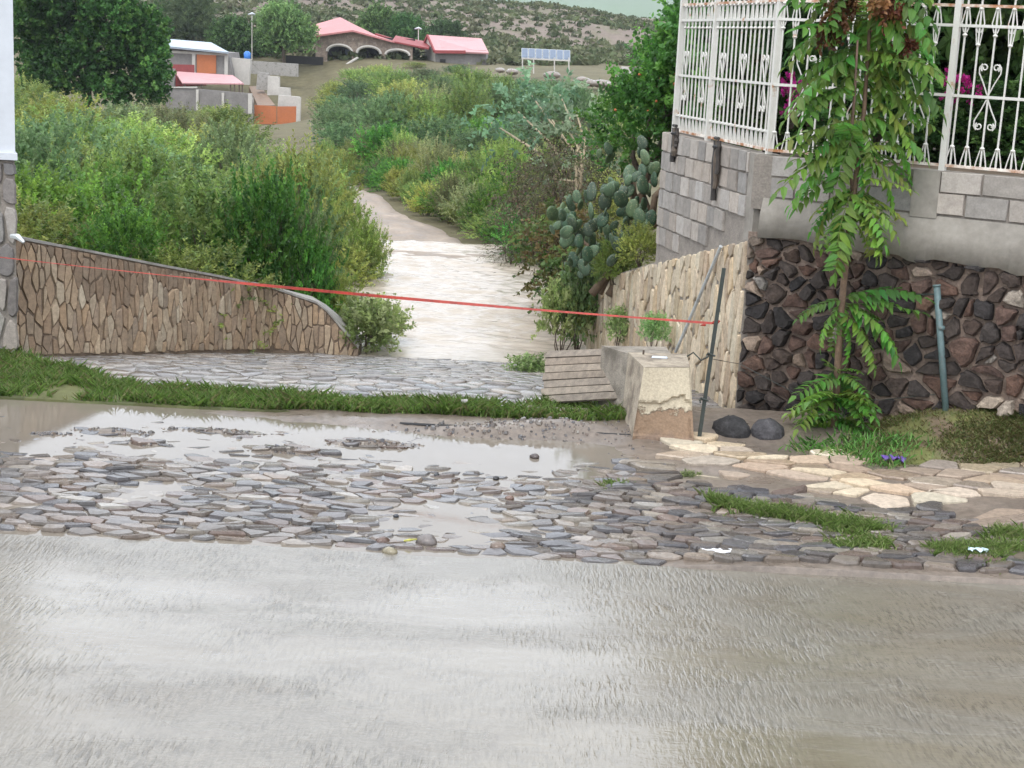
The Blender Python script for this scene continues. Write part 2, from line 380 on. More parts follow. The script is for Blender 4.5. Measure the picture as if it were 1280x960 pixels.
def stone_geo(poly, depth, frame, back=-.02, bev=.18, dome=.0, tilt=(0, 0), rnd=R):
    """poly (u,v) -> solid piece standing proud by depth along w; frame(u,v,w) -> xyz"""
    n = len(poly); cx = sum(p[0] for p in poly)/n; cy = sum(p[1] for p in poly)/n
    V = []
    def ring(s, w):
        for (u, v) in poly:
            uu = cx+(u-cx)*s; vv = cy+(v-cy)*s
            V.append(frame(uu, vv, w+(tilt[0]*(u-cx)+tilt[1]*(v-cy) if w > 0 else 0)))
    ring(1.0, back); ring(1.0, depth*.55); ring(1-bev, depth)
    Fc = []
    for r in range(2):
        for i in range(n): Fc.append((r*n+i, r*n+(i+1)%n, (r+1)*n+(i+1)%n, (r+1)*n+i))
    if dome:
        V.append(frame(cx+rnd.uniform(-.01,.01), cy, depth*(1+dome))); c = len(V)-1
        for i in range(n): Fc.append((2*n+i, 2*n+(i+1)%n, c))
    else: Fc.append(tuple(range(2*n, 3*n)))
    return V, Fc
def vary(c, v=.15, rnd=R):
    k = 1+rnd.uniform(-v, v); h = rnd.uniform(-.04, .04); return (c[0]*k*(1+h), c[1]*k, c[2]*k*(1-h))
def ccw(poly):
    s = sum(poly[i][0]*poly[(i+1)%len(poly)][1]-poly[(i+1)%len(poly)][0]*poly[i][1] for i in range(len(poly)))
    return poly if s > 0 else poly[::-1]
def jgrid(x0, x1, y0, y1, dx, dy, jit=.4, rnd=R, keep=None):
    pts = []; y = y0; r = 0
    while y < y1:
        x = x0+(dx*.5 if r % 2 else 0)
        while x < x1:
            q = (x+rnd.uniform(-jit, jit)*dx, y+rnd.uniform(-jit, jit)*dy)
            if keep is None or keep(*q): pts.append(q)
            x += dx
        y += dy; r += 1
    return pts

# ------------------------------------------------------------------ cobbled shoulder with puddles
WATER = 0.012
mounds = [(G(140,542),.42,.10,.030),(G(175,556),.28,.08,.024),(G(270,541),.40,.06,.022),(G(360,566),.40,.09,.030),(G(465,557),.30,.10,.034),(G(700,545),.45,.16,.045),
          (G(600,545),.35,.10,.03),(G(60,545),.3,.06,.02)]
def bed(x, y):
    x = np.asarray(x, float); y = np.asarray(y, float)
    z = -.006+(fbm(x*1.1+3, y*1.8, 3)-.5)*.03+(fbm(x*7, y*9, 2)-.5)*.012
    z = z+(fbm(x*3.1+9, y*5.3, 3)-.5)*.02*sstep(10.8,11.3,y) - .006*sstep(10.9, 11.4, y)*(1-sstep(.4, 1.0, x))
    z = z+.055*sstep(.3, 1.6, x)+.05*sstep(1.8, 4.0, x)*sstep(9.6, 11, y)
    z = z+.05*sstep(11.9, 12.35, y)*sstep(-2.6, -.4, x)+.02*sstep(12.1,12.4,y)
    for c, rx, ry, h in mounds: z = z+h*1.7*np.exp(-((x-c[0])/rx)**2-((y-c[1])/ry)**2)
    # a standing pool right in front of the plinth and one along the slab edge
    for c, rx, ry, h in ((G(700,590),.45,.22,.06),(G(850,598),.4,.12,.075),(G(590,678),.42,.16,.035)): z = z-h*np.exp(-((x-c[0])/rx)**4-((y-c[1])/ry)**4)
    return z
gx = np.arange(-9, 9.01, .045); gy = np.arange(8.95, 13.0, .03)
GX, GY = np.meshgrid(gx, gy); GZ = bed(GX, GY)+(NR.random(GX.shape)-.5)*.004
GZ = np.where(GY < 9.02, -.05, GZ)
idx = np.arange(GX.size).reshape(GX.shape)
Q = np.stack([idx[:-1,:-1], idx[:-1,1:], idx[1:,1:], idx[1:,:-1]], -1).reshape(-1, 4)
nn = fbm(GX*2.2, GY*2.2, 4).ravel(); dry = sstep(.6, 2.2, GX).ravel()
cm = (np.array([.14,.11,.085])[None]*(1-dry)[:,None]+np.array([.15,.12,.095])[None]*dry[:,None])*(.7+.6*nn)[:,None]
M['mud'] = mat_attr('wet_mud', .4, var=.3, scale=18, wet=(.22, .55), bmp=.5, bdist=.006)
shoulder = tag(obj('cobbled_shoulder', mesh_np('cobbled_shoulder', np.stack([GX, GY, GZ], -1).reshape(-1,3), Q, cm, True), M['mud']), kind='structure')

def mat_puddle(name, base, rough=.03, rs=(14, 40), st=.05, dist=.004):
    m, nt, b = newmat(name); w = worldpos(nt)
    n0 = noise_node(nt, 1.3, 3, w)
    nt.links.new(mixc(nt, 'MIX', n0.outputs[0], tuple(.8*c for c in base), tuple(1.2*c for c in base)), b.inputs['Base Color'])
    b.inputs['Roughness'].default_value = rough; b.inputs['IOR'].default_value = 1.36
    mp = N(nt, 'ShaderNodeMapping'); mp.inputs['Scale'].default_value = (rs[0], rs[1], 1); nt.links.new(w, mp.inputs[0])
    n = noise_node(nt, 1, 3, mp.outputs[0], .5, .5); bump(nt, b, n.outputs[0], st, dist); return m
M['puddle'] = mat_puddle('muddy_puddle_water', (.17, .145, .115))
V = [(x, y, WATER) for y in (8.9, 12.9) for x in (-9, 1.95)]
tag(obj('puddle_water', mesh_np('puddle_water', np.array(V), [(0,1,3,2)]), M['puddle']), kind='structure')

cob_pal = [(.095,.08,.07),(.125,.105,.088),(.08,.073,.072),(.145,.115,.094),(.11,.10,.094),(.085,.078,.079),(.185,.15,.12),(.12,.088,.072),(.21,.185,.155)]
apron_edge = lambda x, y: y > 10.95-.30*(x-1.0)   # beyond this line flagstones take over
def keepc(x, y):
    if x > 1.0 and apron_edge(x, y): return False
    if y > 12.1 or (x > -2.7 and y > 11.95) or (x > .2 and y > 11.55): return False
    return True
pts = jgrid(-8.8, 3.2, 8.83, 12.15, .175, .088, .36, keep=keepc)
cells = voronoi(pts, .012, 1.9, 1.0)
info = []
for p, c in zip(pts, cells):
    if not c or parea(c) < .0025 or parea(c) > .035 or p[1] < 9.12: continue
    sink = .030*float(sstep(10.5, 11.7, p[1]+.5*(noise2(p[0]*1.3,p[1]*1.5)-.5)))*(1-float(sstep(.3, 1.2, p[0])))+.03*math.exp(-((p[0]+.35)/.45)**2-((p[1]-9.75)/.55)**2)+.02*float(sstep(.6,.8,fbm(p[0]*.9+8, p[1]*1.4, 2)))
    info.append((parea(c)/p[1]**3, p, c, sink))
info.sort(key=lambda q: -q[0])
info.sort(key=lambda q: pix((q[1][0], q[1][1], 0))[0] < -20)
rest = MB()
for k, (a, p, c, sink) in enumerate(info):
    z0 = max(float(bed(p[0], p[1])), -.008); hgt = R.uniform(.025, .042)-sink*.9
    if hgt+z0 < -.01: continue
    poly = soften(ccw(c), .12, .008)
    Vv, Fc = stone_geo(poly, max(.006, hgt), lambda u, v, w: (u-p[0], v-p[1], w), back=-.03, bev=.10, dome=.04, tilt=(R.uniform(-.10,.10), R.uniform(-.16,.10)))
    pc = vary(R.choice(cob_pal), .2)
    if k < 300:
        mb = MB().add(Vv, Fc, pc); o = mb.build('cobblestone', M['wetstone'], shoulder, False); o.location = (p[0], p[1], z0)
    else: rest.add([(a_[0]+p[0], a_[1]+p[1], a_[2]+z0) for a_ in Vv], Fc, pc)
tag(rest.build('cobblestones', M['wetstone'], shoulder, False), kind='stuff')

# gravel washed onto the mud banks
gr_ = MB(); r_g = random.Random(15); cnt = 0
while cnt < 1500:
    c, rx, ry, h = r_g.choice(mounds); x = c[0]+r_g.gauss(0, rx*.8); y = c[1]+r_g.gauss(0, ry*.9)
    if cnt % 4 == 0: x = r_g.uniform(-4.5, 1.2); y = r_g.uniform(10.6, 12.2)
    cnt += 1; sz = r_g.uniform(.006, .019)*(1 if r_g.random() < .93 else 1.8); z = float(bed(x, y))
    if z+sz < WATER: continue
    q = [(x+sz*r_g.uniform(.6,1.3)*math.cos(a+.3), y+sz*r_g.uniform(.6,1.3)*math.sin(a+.3), z-.004) for a in (0,1.26,2.5,3.8,5.0)]
    gr_.add(q+[(x+(v[0]-x)*.6, y+(v[1]-y)*.6, z+sz*r_g.uniform(.5,.9)) for v in q], [(i, (i+1)%5, 5+(i+1)%5, 5+i) for i in range(5)]+[(5,6,7,8,9)], vary(r_g.choice(cob_pal), .3, r_g))
tag(gr_.build('gravel', M['wetstone'], shoulder), kind='stuff')

# ------------------------------------------------------------------ flagstone apron on the right
def apron_z(x, y): return bed(x, y)+.012
def keepf(x, y): return x > 1.0 and apron_edge(x, y) and y < 12.3-.25*max(0, x-3.6) and y > 9.3
pts = jgrid(1.0, 7.5, 8.9, 12.3, .33, .17, .44, keep=keepf)
cells = voronoi(pts, .022, 1.7, 1.0)
flag_pal = [(.42,.33,.225),(.36,.27,.19),(.46,.385,.28),(.30,.225,.165),(.25,.20,.16),(.38,.31,.24)]
for p, c in zip(pts, cells):
    if not c or parea(c) > .11 or parea(c) < .006: continue
    if fbm(p[0]*1.5, p[1]*2, 2) > .64 or R.random() < .07: continue
    poly = soften(ccw(c), .09, .014); z0 = float(bed(p[0], p[1]))
    Vv, Fc = stone_geo(poly, R.uniform(.012, .028), lambda u, v, w: (u-p[0], v-p[1], w), bev=.06, tilt=(R.uniform(-.03,.03), R.uniform(-.04,.04)))
    o = MB().add(Vv, Fc, vary(R.choice(flag_pal), .18)).build('flagstone', M['stone'] if R.random() < .6 else M['wetstone'], shoulder); o.location = (p[0], p[1], z0)

# ------------------------------------------------------------------ ramp down to the wash
def ramp_z(y): return -.02-.148*max(0, y-14.3)
LW = [G(-150,440,.0), G(20,437,-.05), G(110,436,-.13), G(200,434,-.25), G(270,432,-.36), G(340,431,-.46), G(400,437,-.54), G(448,446,-.6)]
LWTOP = [272, 298, 315, 333, 346, 361, 381, 436]; LWPX = [-150, 20, 110, 200, 270, 340, 400, 448]
RW = [np.array([1.93, 13.45, -.1]), np.array([1.72, 14.6, -.12]), np.array([1.42, 16.2, -.3]), np.array([1.18, 17.5, -.5]), np.array([.97, 18.66, -.62]), np.array([.86, 19.4, -.75])]
def interp_x(line, y):
    ys = [q[1] for q in line]; xs_ = [q[0] for q in line]; return float(np.interp(y, ys, xs_))
V = []; Fq = []; ys_ = np.arange(12.5, 19.01, .25)
for i, y in enumerate(ys_):
    xl = interp_x(LW[1:], y)-.3 if y > 14.8 else -5.2; xr = interp_x(RW, y)+.05
    for k in range(9):
        x = xl+(xr-xl)*k/8; V.append((x, y, ramp_z(y)-.022))
    if i:
        for k in range(8): b0 = (i-1)*9+k; Fq.append((b0, b0+1, b0+10, b0+9))
rampo = tag(obj('ramp', mesh_np('ramp', np.array(V), Fq, np.tile([.17,.15,.125], (len(V),1)), True), M['mud']), kind='structure')
def keepr(x, y):
    if y < 13.1 or y > 18.5: return False
    return (x > (interp_x(LW[1:], y)+.03 if y > 14.8 else -5)) and x < interp_x(RW, y)-.05
pts = jgrid(-5, 1.9, 13.1, 18.5, .22, .17, .38, keep=keepr); cells = voronoi(pts, .014, 1.3, 1.0)
rp = [(.17,.155,.145),(.20,.185,.17),(.15,.14,.135),(.23,.205,.18),(.185,.165,.15)]
rl = sorted([(p[1], p, c) for p, c in zip(pts, cells) if c and .006 < parea(c) < .12], key=lambda q: q[0])
rest = MB()
for k, (_, p, c) in enumerate(rl):
    z0 = ramp_z(p[1])-.03; poly = soften(ccw(c), .22, .008); s = -.148 if p[1] > 14.3 else 0
    Vv, Fc = stone_geo(poly, R.uniform(.014, .022), lambda u, v, w: (u-p[0], v-p[1], w+s*(v-p[1])), bev=.10, tilt=(R.uniform(-.04,.04), R.uniform(-.04,.04)))
    pc = vary(R.choice(rp), .15)
    if k < 300: o = MB().add(Vv, Fc, pc).build('paving_stone', M['wetstone'], rampo, True); o.location = (p[0], p[1], z0)
    else: rest.add([(a[0]+p[0], a[1]+p[1], a[2]+z0) for a in Vv], Fc, pc)
tag(rest.build('paving_stones', M['wetstone'], rampo, True), kind='stuff')

# ------------------------------------------------------------------ flood water in the wash
wx = np.arange(-5.5, 3.2, .05); wy = np.arange(17.2, 29, .05); WX, WY = np.meshgrid(wx, wy)
calm = 1-sstep(18.4, 19.6, WY)
amp = .004*calm+.045*(1-calm)
WZ = -.60+amp*((fbm(WX*2.0+WY*.3, WY*5.0, 3)-.5)*2+(fbm(WX*6, WY*13, 2)-.5)*.8)
idx = np.arange(WX.size).reshape(WX.shape); Q = np.stack([idx[:-1,:-1], idx[:-1,1:], idx[1:,1:], idx[1:,:-1]], -1).reshape(-1,4)
M['flood'] = mat_puddle('muddy_flood_water', (.43, .365, .295), .16, (5, 16), .6, .02)
tag(obj('wash_water', mesh_np('wash_water', np.stack([WX,WY,WZ],-1).reshape(-1,3), Q, None, True), M['flood']), kind='structure')

# dirt track beyond the water
trk = [(-1.35,26.0,1.25),(-1.6,28.5,1.15),(-2.4,32,1.0),(-3.65,36.7,.95),(-4.7,42,.9),(-5.8,46,.95),(-8.0,52,1.1)]
V = []; Fq = []; tc = []
nt_ = 60
for i in range(nt_+1):
    t = i/nt_*(len(trk)-1); k = min(int(t), len(trk)-2); f = t-k
    q = [trk[k][j]*(1-f)+trk[k+1][j]*f for j in range(3)]
    for j in range(13):
        s = (j-6)/6; x = q[0]+s*q[2]*(1+.12*noise2(i*.6, j*.0)); z = hz(x, q[1])+.05-.10*abs(s)**4+.03*(noise2(i*.9, j*.8)-.5)-.03*math.exp(-((abs(s)-.5)/.15)**2)
        if q[1] < 27.6: z = max(z, -.66+.05*(q[1]-26))
        V.append((x, q[1], z)); kk = .8+.4*float(noise2(i*.7+3, j*.9)); tc.append((.27*kk, .215*kk, .17*kk))
    if i:
        for j in range(12): b0 = (i-1)*13+j; Fq.append((b0, b0+1, b0+14, b0+13))
M['dirt'] = mat_attr('wet_dirt', .5, var=.3, scale=3, wet=(.5,.85), bmp=.6, bdist=.04, spec=.35)
tag(obj('dirt_track', mesh_np('dirt_track', np.array(V), Fq, np.array(tc), True), M['dirt']), kind='structure')

# ------------------------------------------------------------------ wall frames
class Line:
    """a vertical wall line in plan, left to right as seen from its face"""
    def __init__(s, pts):
        s.p = np.array([[q[0], q[1]] for q in pts], float); d = np.diff(s.p, axis=0); s.L = np.hypot(d[:,0], d[:,1]); s.u = np.concatenate([[0], np.cumsum(s.L)]); s.d = d/s.L[:,None]
    def seg(s, u): return int(np.clip(np.searchsorted(s.u, u)-1, 0, len(s.L)-1))
    def n(s, u):
        k = s.seg(u); return np.array([s.d[k][1], -s.d[k][0]])
    def at(s, u, z, w=0.0):
        k = s.seg(u); q = s.p[k]+s.d[k]*(u-s.u[k])
        # smooth the normal between segments so pieces on a curve do not split
        a = s.n(u); f = (u-s.u[k])/s.L[k]
        if f > .5 and k+1 < len(s.L): b = np.array([s.d[k+1][1], -s.d[k+1][0]]); a = a*(1.5-f)+b*(f-.5)
        elif f < .5 and k > 0: b = np.array([s.d[k-1][1], -s.d[k-1][0]]); a = a*(.5+f)+b*(.5-f)
        a = a/np.hypot(*a); q = q+a*w; return (q[0], q[1], z)
    def hit(s, px, py):
        r = ray(px, py); best = None
        for k in range(len(s.L)):
            A = np.array([[r[0], -s.d[k][0]], [r[1], -s.d[k][1]]])
            t, v = np.linalg.solve(A, s.p[k])
            lo = -1e9 if k == 0 else -1e-6; hi = 1e9 if k == len(s.L)-1 else s.L[k]+1e-6
            if lo <= v <= hi and t > 0: best = (s.u[k]+v, CAMH+t*r[2]) if best is None else best
        return best
    def slab(s, mb, us, bot, top, thick, w=0.0, c=(1,1,1)):
        """solid wall body between bot(u) and top(u)"""
        for a, b in zip(us[:-1], us[1:]):
            q = [s.at(a,bot(a),w), s.at(b,bot(b),w), s.at(b,top(b),w), s.at(a,top(a),w), s.at(a,bot(a),w-thick), s.at(b,bot(b),w-thick), s.at(b,top(b),w-thick), s.at(a,top(a),w-thick)]
            mb.add(q, [(0,1,2,3),(5,4,7,6),(3,2,6,7)]+([(4,0,3,7)] if a == us[0] else [])+([(1,5,6,2)] if b == us[-1] else []), c)
        return mb
def fit(us, zs): return lambda u: float(np.interp(u, us, zs))
def wall_stones(line, parent, pts, sx, sy, joint, bot, top, pal, depth, name, mat, soft=.22, bev=.1, dome=0, jit=.006, amin=.002, keep=None, w0=0.0, colf=None, smooth=False, ur=None, rough=0, shrink=.9):
    cells = voronoi(pts, joint, sx, sy); made = 0; rest = MB()
    lst = []
    for p, c in zip(pts, cells):
        if not c: continue
        # trim to the local top and foot lines
        e = .05
        for f, sgn in ((top, 1), (bot, -1)):
            z = f(p[0]); sl_ = (f(p[0]+e)-f(p[0]-e))/(2*e); nx, ny = -sl_*sgn, 1.0*sgn; L = math.hypot(nx, ny)
            c = clip(c, nx/L, ny/L, (nx*p[0]+ny*z)/L-.012)
            if len(c) < 3: break
        if ur and len(c) >= 3:
            c = clip(c, -1, 0, -ur[0])
            if len(c) >= 3: c = clip(c, 1, 0, ur[1])
        if len(c) < 3 or parea(c) < amin or parea(c) > .25: continue
        if keep and not keep(*p): continue
        lst.append((p, c))
    lst.sort(key=lambda q: -parea(q[1]))
    for p, c in lst:
        poly = soften(ccw(c), soft, jit); d = R.uniform(*depth)
        if rough: poly = soften(poly, .25, rough)
        if shrink:
            k_ = R.uniform(shrink, 1.0); k2 = R.uniform(shrink, 1.0); c0 = sum(q[0] for q in poly)/len(poly); c1 = sum(q[1] for q in poly)/len(poly); poly = [(c0+(q[0]-c0)*k_, c1+(q[1]-c1)*k2) for q in poly]
        n = line.n(p[0]); o3 = np.array(line.at(p[0], p[1], w0))
        fr = lambda u, v, w: tuple(np.array(line.at(u, v, w0+w))-o3)
        V_, F_ = stone_geo(poly, d, fr, bev=bev, dome=dome, tilt=(R.uniform(-.08,.08), R.uniform(-.08,.08)) if dome else (0,0))
        pc = colf(p) if colf else vary(R.choice(pal), .16)
        if made < 300: o = MB().add(V_, F_, pc).build(name, mat, parent, smooth); o.location = tuple(o3); made += 1
        else: rest.add([tuple(np.array(q)+o3) for q in V_], F_, pc)
    if rest.v: tag(rest.build(name+'s', mat, parent, smooth), kind='stuff')

tan_pal = [(.33,.245,.165),(.38,.29,.20),(.29,.21,.14),(.35,.25,.16),(.27,.20,.14),(.41,.325,.23),(.31,.22,.145)]
pale_pal = [(.46,.375,.265),(.50,.42,.30),(.41,.33,.235),(.37,.285,.2),(.53,.44,.32),(.44,.34,.22)]

# ------------------------------------------------------------------ left wing wall
LL = Line(LW); lu = LL.u; lb = fit(lu, [q[2]-.06 for q in LW]); lt_z = []
for i, (px_, py_) in enumerate(zip(LWPX, LWTOP)): lt_z.append(P(px_, py_, LW[i][1])[2])
lt = fit(lu, lt_z)
lwall = empty('stone_faced_wing_wall', LW[3]); tag(lwall, 'low brown retaining wall faced with upright tan stones, sloping down beside the ramp', 'wall')
us = np.linspace(lu[1]-.3, lu[-1], 40)
INV = lambda o, e: setattr(o, 'matrix_parent_inverse', e.matrix_basis.inverted())
b_ = LL.slab(MB(), us, lambda u: lb(u)-.3, lt, .32).build('wall_core', M['mortar'], lwall); INV(b_, lwall)
cap = MB()
for a, b in zip(us[:-1], us[1:]):
    for w0, w1, z0, z1 in ((.02, -.34, 0, .025),):
        q = [LL.at(a,lt(a)+z0,w0), LL.at(b,lt(b)+z0,w0), LL.at(b,lt(b)+z1,w0), LL.at(a,lt(a)+z1,w0), LL.at(a,lt(a)+z1,w1), LL.at(b,lt(b)+z1,w1)]
        cap.add(q, [(0,1,2,3),(3,2,5,4)])
INV(cap.build('coping', M['concrete'], lwall), lwall)
lpts = jgrid(lu[1]-.5, lu[-1]+.3, -.95, 1.3, .078, .20, .46)
class _W: pass
wrapper = lwall
def lkeep(u, v):   # the top of the wall is smeared over with mortar in the middle stretch
    t = (lt(u)-v)/max(.2, lt(u)-lb(u)); f = float(sstep(lu[1]+.3, lu[1]+.9, u)*(1-sstep(lu[4], lu[5], u)))
    return t < .10+.34*f*float(noise2(u*2.1, 4.0)+.15)
def lcol(p): return vary((.225,.16,.108), .10) if lkeep(*p) else vary(R.choice(tan_pal), .12)
wall_stones(LL, lwall, lpts, .062, .22, .010, lb, lt, tan_pal, (.012, .032), 'facing_stone', M['stone'], colf=lcol, soft=.10, bev=.05, ur=(lu[1]-.3, lu[-1]))
for o in lwall.children:
    if o.name.startswith('facing_stone'): INV(o, lwall)

# ------------------------------------------------------------------ right wing wall (pale stones)
RL = Line(RW[::-1]); ru = RL.u
rb = fit(ru, [q[2]-.08 for q in RW[::-1]])
tp = [RL.hit(*q) for q in ((735,420),(741,378),(760,346),(815,329),(870,315),(940,297))]
rt = fit([q[0] for q in tp], [q[1] for q in tp])
rwall = empty('pale_stone_wing_wall', RW[1]); tag(rwall, 'pale cream stone faced wall below the concrete block wall, right of the ramp', 'wall')
us = np.linspace(tp[0][0], ru[-1], 30)
INV(RL.slab(MB(), us, lambda u: rb(u)-.4, rt, .3).build('wall_core', M['greymortar'], rwall), rwall)
rpts = jgrid(tp[0][0]-.5, ru[-1]+.4, -1.2, 2.0, .15, .29, .42)
wall_stones(RL, rwall, rpts, .12, .33, .012, rb, rt, pale_pal, (.012, .03), 'facing_stone', M['stone'], bev=.05, ur=(tp[0][0], ru[-1]))
for o in rwall.children:
    if o.name.startswith('facing_stone'): INV(o, rwall)

# ------------------------------------------------------------------ concrete block walls on the right
CORN = np.array([1.93, 13.50]); FARC = np.array([1.36, 16.25]); BR = np.array([3.84, 12.15]); dirB = (BR-CORN)/np.linalg.norm(BR-CORN); BR2 = CORN+dirB*5.2
SL = Line([FARC+np.array([.04,0]), CORN+np.array([.04,0])]); DL = Line([CORN+np.array([.0,.0]), BR2])
TOPZ = 2.19; CH_ = .188
def blocks(line, u0, u1, z_top, rows, bw, parent, name='concrete_block', zmin=None, skip=None, pal=None, h=CH_):
    pal = pal or [(.30,.265,.23),(.27,.24,.21),(.34,.30,.26),(.25,.225,.2),(.37,.33,.29)]
    for r in range(rows):
        z1 = z_top-r*h; z0 = z1-h+.016; u = u0-(bw*.5 if r % 2 else 0)
        while u < u1:
            L = bw*R.uniform(.86, 1.12); a = max(u, u0)+.007; b = min(u+L, u1)-.007; u += L
            if b-a < .04: continue
            if zmin and z0 < zmin((a+b)/2): continue
            if skip and skip((a+b)/2): continue
            um = (a+b)/2; o3 = np.array(line.at(um, z0)); j = lambda: R.uniform(-.006, .006)
            poly = [(a+j(), z0+j()), (b+j(), z0+j()), (b+j(), z1+j()), (a+j(), z1+j())]
            V_, F_ = stone_geo(poly, R.uniform(.012,.026), lambda uu, vv, w: tuple(np.array(line.at(uu, vv, w))-o3), bev=.03)
            o = MB().add(V_, F_, vary(R.choice(pal), .1)).build(name, M['block'], parent); o.location = tuple(o3); INV(o, parent)
sw = empty('concrete_block_wall', (*FARC, 1.5)); tag(sw, 'grey concrete block wall above the pale stones, under the close-barred white fence', 'wall')
st = fit([0, SL.u[-1]], [TOPZ+.02, TOPZ])
sbz = lambda u: rt(RL.hit(*pix(SL.at(u, 1.3)))[0])-.05
us = np.linspace(0, SL.u[-1]-.002, 12)
INV(SL.slab(MB(), us, lambda u: sbz(u)-.15, st, .18).build('wall_core', M['greymortar'], sw), sw)
blocks(SL, 0.01, SL.u[-1]-.2, TOPZ+.012, 7, .24, sw, zmin=lambda u: sbz(u)+.02+(.14 if u > 1.6 else .05))
INV(SL.slab(MB(), [SL.u[-1]-.2, SL.u[-1]], lambda u: 1.3, lambda u: TOPZ+.01, .2, .012).build('corner_column', M['render'], sw), sw)

M['boulder'] = mat_attr('volcanic_stone', .9, var=.55, scale=14, bmp=1.0, bdist=.03, spec=.3)
dw = empty('dark_stone_wall', (*CORN, 0)); tag(dw, 'rubble wall of dark volcanic boulders topped by cement and grey blocks under the ornate fence', 'wall')
zr = 1.845   # foot of the two block courses
dt = lambda u: 1.50-.012*u
db = lambda u: -.15+.50*float(sstep(0.4, 2.2, u))
uend = DL.u[-1]; us = np.linspace(0.0, uend, 24)
INV(DL.slab(MB(), us, lambda u: -.3, lambda u: dt(u)+.05, .45, -.0).build('wall_core', mat_simple('pinkish_mortar', (.21,.155,.12), .9, .4, 9, .7, .02), dw), dw)
# cement band with a ragged lower lip
rd = MB(); uu = np.linspace(0.12, uend, 70)
for a, b in zip(uu[:-1], uu[1:]):
    la = dt(a)-.02+.07*float(noise2(a*6, 2.2)); lb2 = dt(b)-.02+.07*float(noise2(b*6, 2.2))
    oa = .035+.03*float(noise2(a*3, 8)); ob = .035+.03*float(noise2(b*3, 8))
    q = [DL.at(a,la,oa+.02), DL.at(b,lb2,ob+.02), DL.at(b,zr-.13,ob), DL.at(a,zr-.13,oa), DL.at(a,zr,.012), DL.at(b,zr,.012), DL.at(a,la,-.1), DL.at(b,lb2,-.1)]
    rd.add(q, [(0,1,2,3),(3,2,5,4),(6,7,1,0)])
INV(rd.build('cement_band', M['render'], dw, True), dw)
INV(DL.slab(MB(), us, lambda u: zr-.1, lambda u: TOPZ-.0, .2).build('block_core', M['greymortar'], dw), dw)
colu = DL.hit(1158, 240)[0]
blocks(DL, .17, uend, TOPZ+.002, 2, .37, dw, skip=lambda u: abs(u-colu) < .12, h=(TOPZ-zr)/2)
INV(DL.slab(MB(), [colu-.11, colu+.11], lambda u: zr-.02, lambda u: TOPZ+.004, .2, .028).build('concrete_column', M['render'], dw), dw)
dk_pal = [(.04,.032,.028),(.055,.042,.036),(.032,.028,.027),(.07,.048,.038),(.085,.052,.04),(.06,.044,.036),(.045,.036,.032),(.05,.04,.035),(.10,.06,.045),(.035,.03,.028)]
lt_pal = [(.22,.165,.125),(.30,.25,.20),(.17,.11,.08),(.20,.175,.15),(.15,.09,.065)]
dpts = jgrid(-.45, uend+.3, -.55, 1.9, .15, .14, .42)
def dcol(p): return vary(R.choice(lt_pal if R.random() < .15 else dk_pal), .22)
wall_stones(DL, dw, [q for q in dpts if R.random() < .86]+[(R.uniform(-.2,uend), R.uniform(-.3,1.6)) for _ in range(90)], 1.2, 1.0, .017, db, lambda u: dt(u)+.03, dk_pal, (.03, .09), 'boulder', M['boulder'], soft=.17, bev=.17, dome=.10, jit=.014, colf=dcol, smooth=False, ur=(.03, uend), shrink=.84)
for o in dw.children:
    if o.name.startswith('boulder'): INV(o, dw)

# end of the pale facing and terrace behind the walls
tg = MB(); 
tq = [SL.at(0,2.1,-.1), SL.at(SL.u[-1],2.1,-.1), DL.at(0,2.1,-.1), DL.at(uend,2.1,-.1), (14,11,2.1), (14,30,2.1), (3.2,24,1.6)]
tg.add(tq, [(0,1,2,3,4,5,6)])
tag(tg.build('garden_ground', M['soil']), kind='structure')

# ------------------------------------------------------------------ grass bank in front of the dark wall
fr = [(905,552,.02),(960,556,.03),(1010,570,.04),(1100,588,.06),(1190,588,.07),(1280,580,.09),(1400,576,.10),(1560,580,.10),(1760,590,.10)]
FP = [G(a, b, c) for a, b, c in fr]
V = []; Fq = []; bc = []
nu, nv = 60, 14
for i in range(nu+1):
    t = i/nu*(len(FP)-1); k = min(int(t), len(FP)-2); f = t-k; q = FP[k]*(1-f)+FP[k+1]*f
    u = min(uend, max(.0, (q[:2]-CORN)@dirB)); b = np.array(DL.at(u, db(u)+.05, .0))
    for j in range(nv+1):
        s = j/nv; r = q*(1-s)+b*s; s2 = s**1.25
        z = q[2]*(1-s2)+b[2]*s2+.07*(float(fbm(r[0]*4, r[1]*4, 3))-.5)*min(1, 4*s)*(1 if s < .9 else 0)
        V.append((r[0], r[1], z-(.04 if j == 0 else 0))); n = float(fbm(r[0]*2.5, r[1]*2.5, 3)); m_ = float(sstep(.42,.6,fbm(r[0]*6+4, r[1]*6, 3))); bc.append(((.13*(1-m_)+.12*m_)*(.5+1.*n), (.095*(1-m_)+.125*m_)*(.5+1.*n), (.065*(1-m_)+.045*m_)*(.5+1.*n)))
    if i:
        for j in range(nv): b0 = (i-1)*(nv+1)+j; Fq.append((b0, b0+nv+1, b0+nv+2, b0+1)[::-1])
BANKV = np.array(V).reshape(nu+1, nv+1, 3)
tag(obj('earth_bank', mesh_np('earth_bank', np.array(V), Fq, np.array(bc), True), M['mud']), kind='structure')

